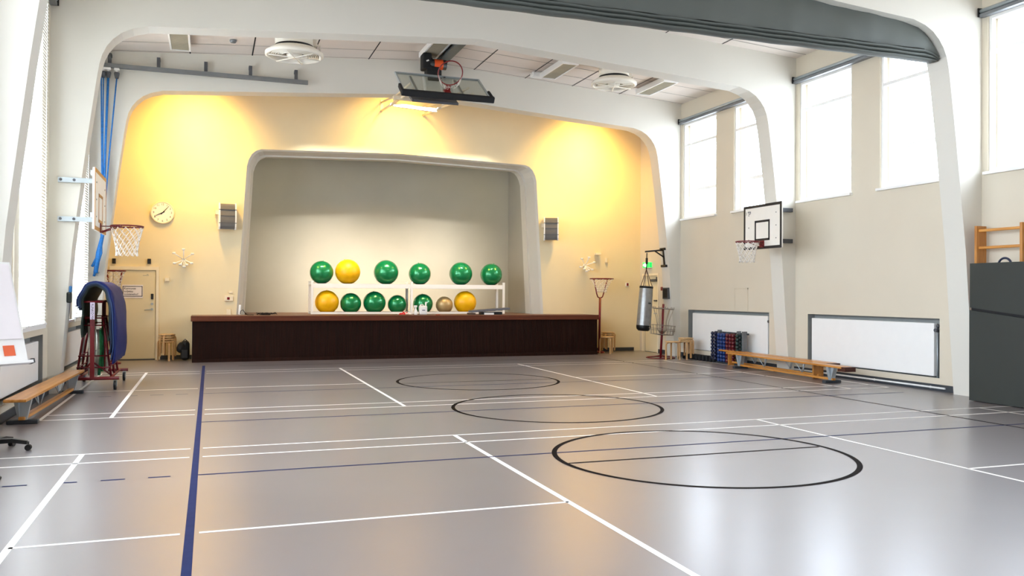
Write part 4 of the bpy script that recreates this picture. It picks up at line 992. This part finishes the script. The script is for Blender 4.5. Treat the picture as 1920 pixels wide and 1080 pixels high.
# ------------------------------------------------------------------ benches
def bench(A, B_, z, label, kind, over=.3, endc=False):
    """A far end, B_ near end of the centre line; local y runs from near to far"""
    A = Vector((A[0], A[1], 0)); B_ = Vector((B_[0], B_[1], 0)); v = A-B_; L = v.length; ang = math.atan2(-v.x, v.y)
    t = thing('gym_bench', label, 'bench', B_, R=Rz(ang))
    b = MB(); b.bx((-.12, 0, z-.035), (.12, L, z), bev=.008); b.build('seat_plank', PINE, t, world=False)
    if endc:
        b = MB(); b.bx((-.115, -.1, z-.085), (.115, .1, z-.037)); b.bx((-.115, -.1, z-.036), (.115, -.003, z-.004)); b.build('end_hook', BROWN, t, world=False)
    b = MB(); b.bx((-.035, .35, .05), (.035, L-.35, .09), bev=.006); b.build('balance_beam', PINE, t, world=False)
    for y in (.42, L-.42):
        b = MB()
        if kind == 'steel':
            b.prism([(-.1, z-.036), (.1, z-.036), (.045, .05), (-.045, .05)], 1, y-.035, y+.035)
            b.prism([(y-.12, z-.036), (y+.12, z-.036), (y+.03, .04), (y-.03, .04)], 0, -.045, -.028); b.build('leg', STEEL, t, world=False)
            b = MB(); b.bx((-.17, y-.05, 0), (.17, y+.05, .05), bev=.01); b.build('foot', BASEB, t, world=False)
        else:
            b.bx((-.11, y-.022, .0), (.11, y+.022, z-.036)); b.bx((-.05, y-.1, z-.1), (.05, y+.1, z-.036)); b.build('leg', PINEX, t, world=False)
    for y in (L*.33, L*.66):
        b = MB(); b.tube([(-.06, y-.13, z-.036), (-.01, y, .115)], .009, 6); b.tube([(-.06, y+.13, z-.036), (-.01, y, .115)], .009, 6); b.tube([(.06, y+.0, z-.036), (.01, y, .115)], .009, 6); b.build('strut', STEEL, t, world=False)
    return t
bench((11.02, 16.35), (10.78, 12.38), .33, 'long pine gym bench with pale steel legs, the one farther from the right wall', 'steel', endc=True)
bench((11.36, 17.15), (11.1, 13.15), .335, 'long pine gym bench with wooden board legs close to the right wall', 'wood', endc=True)
bench((-2.02, 15.3), (-2.13, 11.25), .34, 'long pine gym bench with steel legs along the left wall', 'steel')

# ------------------------------------------------------------------ mat trolley
CY0, CY1 = 15.3, 16.9
fx0, fx1 = at(129, 712, 1, CY0).x, at(221, 711, 1, CY0).x
t = thing('mat_trolley', 'red tubular trolley on castors carrying gym mats and net rolls', 'trolley', ((fx0+fx1)/2, (CY0+CY1)/2, 0))
zb_ = .19
b = MB(); q = .028
for y in (CY0, CY1): b.tube([(fx0-.02, y, zb_), (fx1+.02, y, zb_)], q, 8)
for x in (fx0+.12, fx1-.12): b.tube([(x, CY0, zb_), (x, CY1, zb_)], .022, 8)
b.build('base_frame', RED, t)
pxs = at(173, 650, 1, CY0).x; zt1 = at(173, 566, 1, CY0).z
for y in (CY0, CY1):
    b = MB(); b.bx((pxs-.032, y-.025, zb_), (pxs+.032, y+.025, zt1)); b.build('post', RED, t)
b = MB()
for y in (CY0, CY1): b.tube([(pxs-.19, y, zt1), (pxs+.15, y, zt1)], .018, 8)
for x in (-.17, 0, .13): b.tube([(pxs+x, CY0, zt1), (pxs+x, CY1, zt1)], .016, 8)
b.build('top_frame', RED, t)
b = MB()
for s_ in (-1, 1):
    for y in (CY0+.25, CY0+.75, CY0+1.3): b.tube([(pxs+s_*.12, y, 1.2), (pxs+s_*.26, y, zb_)], .018, 8)
    b.tube([(pxs+s_*.02, CY0, .45), (pxs+s_*.22, CY0+.5, zb_+.02)], .014, 6)
for z, s_ in ((1.17, .125), (1.05, .14), (.55, .21), (.36, .235)):
    b.tube([(pxs-s_, CY0+.1, z), (pxs+s_, CY0+.1, z), (pxs+s_, CY1-.1, z), (pxs-s_, CY1-.1, z)], .012, 6, closed=True)
b.build('basket_frame', RED, t)
for x in (fx0+.03, fx1-.04):
    for y in (CY0+.03, CY1-.03):
        b = MB(); b.cyl((x-.02, y-.03, .075), (x+.02, y-.03, .075), .075, n=18); b.build('castor_wheel', BLACK, t)
        b = MB(); b.bx((x-.026, y-.05, .05), (x-.02, y+.02, .16)); b.bx((x+.02, y-.05, .05), (x+.026, y+.02, .16)); b.bx((x-.026, y-.03, .155), (x+.026, y+.03, .17)); b.build('castor_fork', STEEL, t)
yl = CY0-.028
b = MB(); zl0, zl1 = at(173, 599, 1, CY0).z, at(173, 567, 1, CY0).z; b.bx((pxs-.034, yl, zl0), (pxs+.034, yl+.003, zl1)); lb = b.build('label_plate', mat('lilac label', 'E9DDF0', .6, var=.01), t)
text('RUNKO MATOT', 'lettering', .05, basis((0, 0, -1), (1, 0, 0), (0, -1, 0), (pxs-.016, yl-.001, zl1-.02)), lb, INK)
# nets and rolls standing inside the trolley
NG = mat('green net roll', '2E8A55', .8, var=.3, scale=30); NW = mat('white net roll', 'DAD8C8', .85, var=.2, scale=30)
rnd = random.Random(5)
for k in range(10):
    x = pxs+(-.09+.18*(k % 5)/4)+rnd.uniform(-.006, .006); y = CY0+.3+.7*(k//5)+.12*(k % 2); h = 1.0+rnd.uniform(-.08, .14)
    b = MB(); b.tube([(x+rnd.uniform(-.03, .03), y, .215), (x+rnd.uniform(-.02, .02), y, .6), (x, y, h)], [.022, .021, .018], 8, 0)
    m_ = NG if k in (1, 4, 8) else NW
    lab = ('green net roll' if m_ is NG else 'off-white net roll')+' standing inside the red mat trolley'
    solo(b, 'net_roll', m_, lab, 'net roll', (x, y, .215), 'net rolls inside the mat trolley')
# draped mats
MY0, MY1 = 15.16, 17.2
XA, XB_ = at(143, 575, 1, MY0).x, at(212.5, 600, 1, MY0).x
def arch_mat(off, zl_, zr_, m_, label, y0, y1, th=.02, jag=0.):
    xc, a = (XA+XB_)/2, (XB_-XA)/2-off; zs_ = 1.36; h = 1.775-zs_-off
    out, inn = [], []
    P_ = [(xc+a, zr_+(zs_-zr_)*i/8) for i in range(8)]+[(xc+a*math.cos(PI*i/24), zs_+h*math.sin(PI*i/24)) for i in range(25)]
    nl = 6
    P_ += [(xc-a, zs_+(zl_-zs_)*i/nl) for i in range(1, nl+1)]
    N = len(P_)
    for i, (x, z) in enumerate(P_):
        bul = .035*math.sin(max(0, min(1, (zs_-z)/(zs_-zr_+1e-6)))*PI) if x > xc and z < zs_ else 0
        x += bul if off < .03 else bul*.6
        p0, p1 = P_[max(0, i-1)], P_[min(N-1, i+1)]; tx, tz = p1[0]-p0[0], p1[1]-p0[1]; l = math.hypot(tx, tz); nx, nz = tz/l, -tx/l
        out.append((x, z)); inn.append((x-nx*th, z-nz*th))
    b = MB(); ny = 6; ring = out+inn[::-1]; M_ = len(ring); vs = []
    for j in range(ny+1):
        y = y0+(y1-y0)*j/ny
        for i, (x, z) in enumerate(ring):
            k = i if i < N else 2*N-1-i
            f = max(0, (k-N+nl)/nl); vs.append((x+.01*math.sin(j*2.1+k), y, z+jag*f*j/ny))
    b.add(vs, [(j*M_+i, j*M_+(i+1) % M_, (j+1)*M_+(i+1) % M_, (j+1)*M_+i) for j in range(ny) for i in range(M_)], 0, True)
    for j in (0, ny):
        for i in range(N-1): b.add([vs[j*M_+i], vs[j*M_+i+1], vs[j*M_+M_-2-i], vs[j*M_+M_-1-i]], [(0, 1, 2, 3)])
    return solo(b, 'gym_mat', m_, label, 'gym mat', (xc, (y0+y1)/2, zr_), 'gym mats draped over the trolley')
arch_mat(0., 1.375, .43, mat('blue mat', '0F2060', .6, spec=.25, var=.06, scale=4), 'outermost bright blue gym mat draped over the red trolley', MY0, MY1)
arch_mat(.023, 1.33, .50, mat('navy mat', '12305E', .6, var=.06, scale=4), 'navy gym mat just under the bright blue one on the trolley', MY0-.02, MY1-.02)
arch_mat(.046, 1.30, .60, mat('dark navy mat', '0E2440', .6, var=.06, scale=4), 'dark navy gym mat, third layer on the red trolley', MY0-.0, MY1-.05)
arch_mat(.069, .86, .80, mat('dark green mat', '1D2A22', .7, var=.06, scale=4), 'dark green innermost gym mat hanging inside the red trolley', MY0+.03, MY1-.08, jag=.2)

# pouch and dark bracket on the left middle column
p = at(130, 553, 1, 14.9); t = thing('pouch', 'dark cloth pouch with blue top hanging on the left middle column', 'pouch', (p.x, 14.9, p.z-.11))
b = MB(); b.box((p.x, 14.885, p.z-.04), (.075, .06, .17), None, 0, .02); b.build('bag', mat('pouch cloth', '1E2320', .8, var=.2, scale=20), t)
b = MB(); b.box((p.x+.02, 14.88, p.z+.09), (.045, .05, .1), None, 0, .015); b.build('blue_top', mat('pouch blue', '2F6FA8', .7, var=.1), t)

# ------------------------------------------------------------------ dumbbell rack by the right wall
RX = 11.36
DB1, DB2, DR, DG = [mat(n_, c_, .35, var=.08) for n_, c_ in (('navy vinyl', '10193A'), ('blue vinyl', '143470'), ('red vinyl', '5C141F'), ('dark green vinyl', '17302F'))]
yl0 = at(1333, 640, 0, RX).y; yl1 = at(1396, 640, 0, RX).y
t = thing('dumbbell_rack', 'grey steel dumbbell rack against the right radiator niche', 'rack', (RX+.08, (yl0+yl1)/2, 0))
for px in (1344.5, 1380.5, 1391):
    y = at(px, 640, 0, RX).y; b = MB(); w = .035 if px > 1385 else .018; b.bx((RX+.02, y-w, .02), (RX+.12, y+w, .78), bev=.004); b.build('upright', GREYM, t)
b = MB(); b.bx((RX+.0, yl1, .0), (RX+.2, yl0, .035)); b.bx((RX+.1, yl1, .70), (RX+.12, yl0, .74)); b.build('base', BASEB, t)
cols = [(1338, DB1, 8), (1343, DB1, 8), (1349.5, DB2, 8), (1354.5, DB2, 8), (1360, DB2, 8), (1365.5, DR, 8), (1371, DR, 8), (1376.5, DR, 8), (1384.5, DG, 8)]
labs_ = {DB1: 'navy vinyl dumbbell in the two columns nearest the stool stacks', DB2: 'bright blue vinyl dumbbell in the middle of the rack', DR: 'dark red vinyl dumbbell beside the blue ones in the rack', DG: 'dark green vinyl dumbbell between the rack uprights'}
proto = {}
for px, m_, n_ in cols:
    y = at(px, 640, 0, RX).y
    for k in range(n_):
        z = .085+k*.084+(.02 if m_ is DB1 else 0)
        if m_ not in proto:
            b = MB()
            for x in (0, .12): b.lathe([(.001, -.035), (.026, -.032), (.044, -.015), (.046, .012), (.03, .032), (.001, .035)], (x, 0, 0), 14, 0, Matrix.Rotation(-PI/2, 3, 'Y'))
            b.cyl((.02, 0, 0), (.10, 0, 0), .016, n=8)
            proto[m_] = o = b.build('dumbbell', m_)
        else:
            o = proto[m_].copy(); COL.objects.link(o)
        o.location = (RX-.03, y, z); o.rotation_euler = (random.uniform(0, 3), 0, 0); tag(o, labs_[m_], 'dumbbell', labs_[m_].split(' vinyl')[0]+' dumbbells in the rack')
for k in range(9):
    y = 17.55+k*.155; o = None; b = MB()
    for s_ in (-.06, .06): b.box((0, s_, .07), (.14, .055, .14), None, 0, .03)
    b.cyl((0, -.06, .07), (0, .06, .07), .018, n=8); b.box((.14, 0, .055), (.1, .12, .11), None, 0, .03)
    o = b.build('weight', BLACKM); o.location = (11.36, y, 0); tag(o, 'black weight in the low row on the floor below the radiator niche', 'weight', 'black weights on the floor by the right wall')

# ------------------------------------------------------------------ flip chart and office chair at the left edge
BRc = at(53, 678, 1, 6.9); TRc = at(3, 492, 1, 7.02)
uu = Vector((-.72, -.69, 0)).normalized(); vv = (TRc-BRc).normalized(); vv = (vv-uu*vv.dot(uu)).normalized(); ww = uu.cross(vv).normalized()
if ww.y > 0: ww = -ww
t = thing('flip_chart', 'white flip chart on a tripod at the left edge', 'flip chart', (BRc.x-.25, 6.9, 0))
Hh = (TRc-BRc).length
Wf = .68
def FP(u_, v_, w_=0): return BRc+uu*u_+vv*v_+ww*w_
def slab(b, u0, u1, v0, v1, w0, w1):
    vs = [FP(u_, v_, w_) for u_ in (u0, u1) for v_ in (v0, v1) for w_ in (w0, w1)]
    b.add(vs, [(0, 1, 3, 2), (4, 6, 7, 5), (0, 4, 5, 1), (2, 3, 7, 6), (0, 2, 6, 4), (1, 5, 7, 3)])
b = MB(); slab(b, 0., Wf, .0, Hh, -.012, .0); b.build('board', WHITE, t)
b = MB(); slab(b, .02, Wf-.02, .17, Hh-.02, .004, .012)
b.build('paper_pad', PAPER, t)
b = MB(); slab(b, -.0, Wf, -.02, .0, -.0, .06); b.build('pen_tray', WHITE, t)
b = MB(); slab(b, -.018, .006, -.02, .012, .0, .05); b.build('tray_end', BLACK, t)
b = MB(); slab(b, .085, .165, .05, .125, .001, .005); b.build('sticky_note', mat('orange note', 'E8683C', .7, var=.02), t)
b = MB()
c0 = FP(Wf/2, Hh, -.03); zf = lambda P: Vector((P[0], P[1], .012))
foot = at(4, 899, 2, 0)
b.tube([FP(Wf-.03, Hh*.8, -.03), zf((FP(Wf, 0).x-.05, FP(Wf, 0).y-.25))], .014, 8); b.tube([FP(Wf*.75, Hh*.8, -.03), zf((foot.x-.05, foot.y))], .014, 8)
b.build('tripod_leg', STEEL, t)
b = MB(); b.tube([(foot.x-.05+.035*math.cos(2*PI*i/14), foot.y+.045*math.sin(2*PI*i/14), .014) for i in range(14)], .012, 6, closed=True); b.build('rubber_foot', BLACK, t)
# office chair: one arm of the star base reaches into the picture
ce = at(57, 836, 1, 9.75); hub = Vector((ce.x-.33, 9.72, 0))
t = thing('rolling_stand', 'black five-armed castor base of a stand poking in at the left edge', 'stand', hub)
for k in range(5):
    a = 2*PI*k/5-.05; u_ = Vector((math.cos(a), math.sin(a), 0)); v_ = Vector((-u_.y, u_.x, 0)); b = MB()
    pr = [(.02, .10, .035), (.18, .105, .028), (.31, .08, .02)]; vs = []
    for r, z, w_ in pr:
        for s_, q_ in ((-1, -1), (1, -1), (1, 1), (-1, 1)): vs.append(hub+u_*r+v_*w_*s_+Vector((0, 0, z+.018*q_*(1.3-r))))
    b.add(vs, [(i*4+j, i*4+(j+1) % 4, (i+1)*4+(j+1) % 4, (i+1)*4+j) for i in range(2) for j in range(4)]+[(0, 3, 2, 1), (8, 9, 10, 11)]); b.build('base_arm', BLACK, t)
    c_ = hub+u_*.32+Vector((0, 0, .03)); b = MB()
    for s_ in (-.016, .016): b.cyl(c_+v_*(s_-.009), c_+v_*(s_+.009), .03, n=16)
    b.cyl(c_+Vector((0, 0, .0)), c_+Vector((0, 0, .06)), .008, n=8); b.build('castor', BLACK, t)
b = MB(); b.cyl(hub+Vector((0, 0, .08)), hub+Vector((0, 0, 1.1)), .022, n=14); b.build('pole', BLACK, t)
b = MB(); b.cyl(hub+Vector((0, 0, .05)), hub+Vector((0, 0, .13)), .045, n=16); b.build('hub', BLACK, t)

# ------------------------------------------------------------------ grey mats, wall bars on the right
GX = 11.02
GM = mat('grey mat cover', '272B26', .6, var=.05, scale=1.5, bump=.05); ze = [at(1817, 494, 0, GX), at(1817, 752, 0, GX), at(1817, 579, 0, GX), at(1920, 594.5, 0, GX)]
yg = ze[1].y; zt_ = ze[0].z; zs0 = ze[2].z; zs1 = zs0+(ze[3].z-zs0)/(ze[3].y-yg)*(7.7-yg)
t = thing('crash_mat', 'big dark grey landing mat standing on edge in front of the wall bars', 'crash mat', (GX+.12, 8.8, 0))
def quadbox(b, x0, x1, ya, yb, za0, za1, zb0, zb1):
    vs = [(x, y, z) for x in (x0, x1) for (y, z) in ((ya, za0), (ya, za1), (yb, zb1), (yb, zb0))]
    b.add(vs, [(0, 1, 2, 3), (4, 7, 6, 5), (0, 4, 5, 1), (1, 5, 6, 2), (2, 6, 7, 3), (3, 7, 4, 0)])
b = MB(); quadbox(b, GX, GX+.25, yg, 7.7, .01, zs0-.02, .01, zs1-.02); b.build('lower_pad', GM, t)
b = MB(); quadbox(b, GX+.012, GX+.24, yg, 7.7, zs0+.02, zt_, zs1+.02, zt_); b.build('upper_pad', GM, t)
b = MB(); quadbox(b, GX+.03, GX+.23, yg-.01, 7.71, zs0-.02, zs0+.02, zs1-.02, zs1+.02); b.build('fold_gap', BLACKM, t)
t = thing('wall_bars', 'pine wall bars on the right wall behind the grey landing mat', 'wall bars', (11.55, 9.4, 0))
y1 = at(1833, 430, 0, 11.42).y; y2 = at(1918, 430, 0, 11.42).y; ztp = at(1833, 424, 0, 11.42).z
for y in (y1, y2, 2*y2-y1):
    b = MB(); b.bx((11.38, y-.022, 0), (11.58, y+.022, ztp)); b.build('upright', PINEX, t)
zr1, zr2 = at(1875, 430, 0, 11.46).z, at(1875, 463, 0, 11.46).z
z = zr1; first = True
while z > .15:
    b = MB(); b.box((11.43, (y1+2*y2-y1)/2, z), (.03, 2*(y1-y2), .045), None, 0, .012); b.build('bar', PINE, t); z -= (zr1-zr2)
c_ = at(1884, 493, 0, 11.33); b = MB(); rr_ = .11
b.tube([(11.33, c_.y-rr_*1.0*math.cos(PI*i/16), c_.z-.03+rr_*.95*math.sin(PI*i/16)) for i in range(17)]+[(11.33, c_.y+rr_*.9, c_.z-.3), (11.33, c_.y, c_.z-.45), (11.33, c_.y-rr_*.9, c_.z-.3)], .017, 8, closed=True)
solo(b, 'rubber_loop', mat('navy loop', '1A2440', .5, var=.05), 'dark blue loop peeking over the grey landing mat', 'loop', (11.33, c_.y, c_.z-.45))

# ------------------------------------------------------------------ light
w = bpy.data.worlds.new('world'); S.world = w; w.use_nodes = True; nt = w.node_tree
bg = nt.nodes['Background']; tc = nt.nodes.new('ShaderNodeTexCoord'); sp = nt.nodes.new('ShaderNodeSeparateXYZ'); mr = nt.nodes.new('ShaderNodeMapRange'); cr = nt.nodes.new('ShaderNodeValToRGB')
nt.links.new(tc.outputs['Generated'], sp.inputs[0]); nt.links.new(sp.outputs['Z'], mr.inputs['Value']); mr.inputs['From Min'].default_value = -.3; mr.inputs['From Max'].default_value = .8
nt.links.new(mr.outputs['Result'], cr.inputs['Fac']); nt.links.new(cr.outputs['Color'], bg.inputs['Color'])
cr.color_ramp.elements[0].color = (.52, .56, .6, 1); cr.color_ramp.elements[1].color = (.86, .95, 1.08, 1)
e = cr.color_ramp.elements.new(.3); e.color = (.74, .82, .91, 1)
bg.inputs['Strength'].default_value = SKY
def lamp(name, x, y, z, tgt, power, col, size=.35, spread=PI):
    l = bpy.data.lights.new(name, 'AREA'); l.shape = 'RECTANGLE'; l.size = size*3.5; l.size_y = size*.5; l.energy = power; l.color = col; l.spread = spread
    o = bpy.data.objects.new(name, l); COL.objects.link(o); o.location = (x, y, z)
    o.rotation_euler = (Vector(tgt)-Vector((x, y, z))).to_track_quat('-Z', 'X').to_euler()
for x, pw in LAMPS:
    zl = 6.46 if 2 < x < 7 else 6.2
    lamp('wall_washer', x, 20.2, zl, (x, 20.2+LTILT, zl-6.2), pw, WARM, spread=LSPREAD)
l = bpy.data.lights.new('stage_fill', 'AREA'); l.shape = 'RECTANGLE'; l.size = 5.0; l.size_y = .08; l.energy = STAGE_FILL; l.color = (1., .95, .85); l.spread = math.radians(44)  # unseen strip light added to brighten the lower part of the recess
o = bpy.data.objects.new('stage_fill', l); COL.objects.link(o)
zz_ = -Vector((0, RY-20.05, 1.7-6.15)).normalized(); xx_ = Vector((1, 0, 0)); o.matrix_world = basis(xx_, zz_.cross(xx_), zz_, (4.6, 20.05, 6.15))
S.view_settings.view_transform = 'Standard'; S.view_settings.look = 'None'; S.view_settings.exposure = EXPO; S.view_settings.gamma = 1.
S.view_settings.use_curve_mapping = False
S.cycles.use_denoising = True
try: S.cycles.denoiser = 'OPENIMAGEDENOISE'
except Exception: pass
S.cycles.max_bounces = 10; S.cycles.diffuse_bounces = 6; S.cycles.glossy_bounces = 4; S.cycles.transparent_max_bounces = 16
S.cycles.sample_clamp_indirect = 8.; S.cycles.caustics_reflective = False; S.cycles.caustics_refractive = False
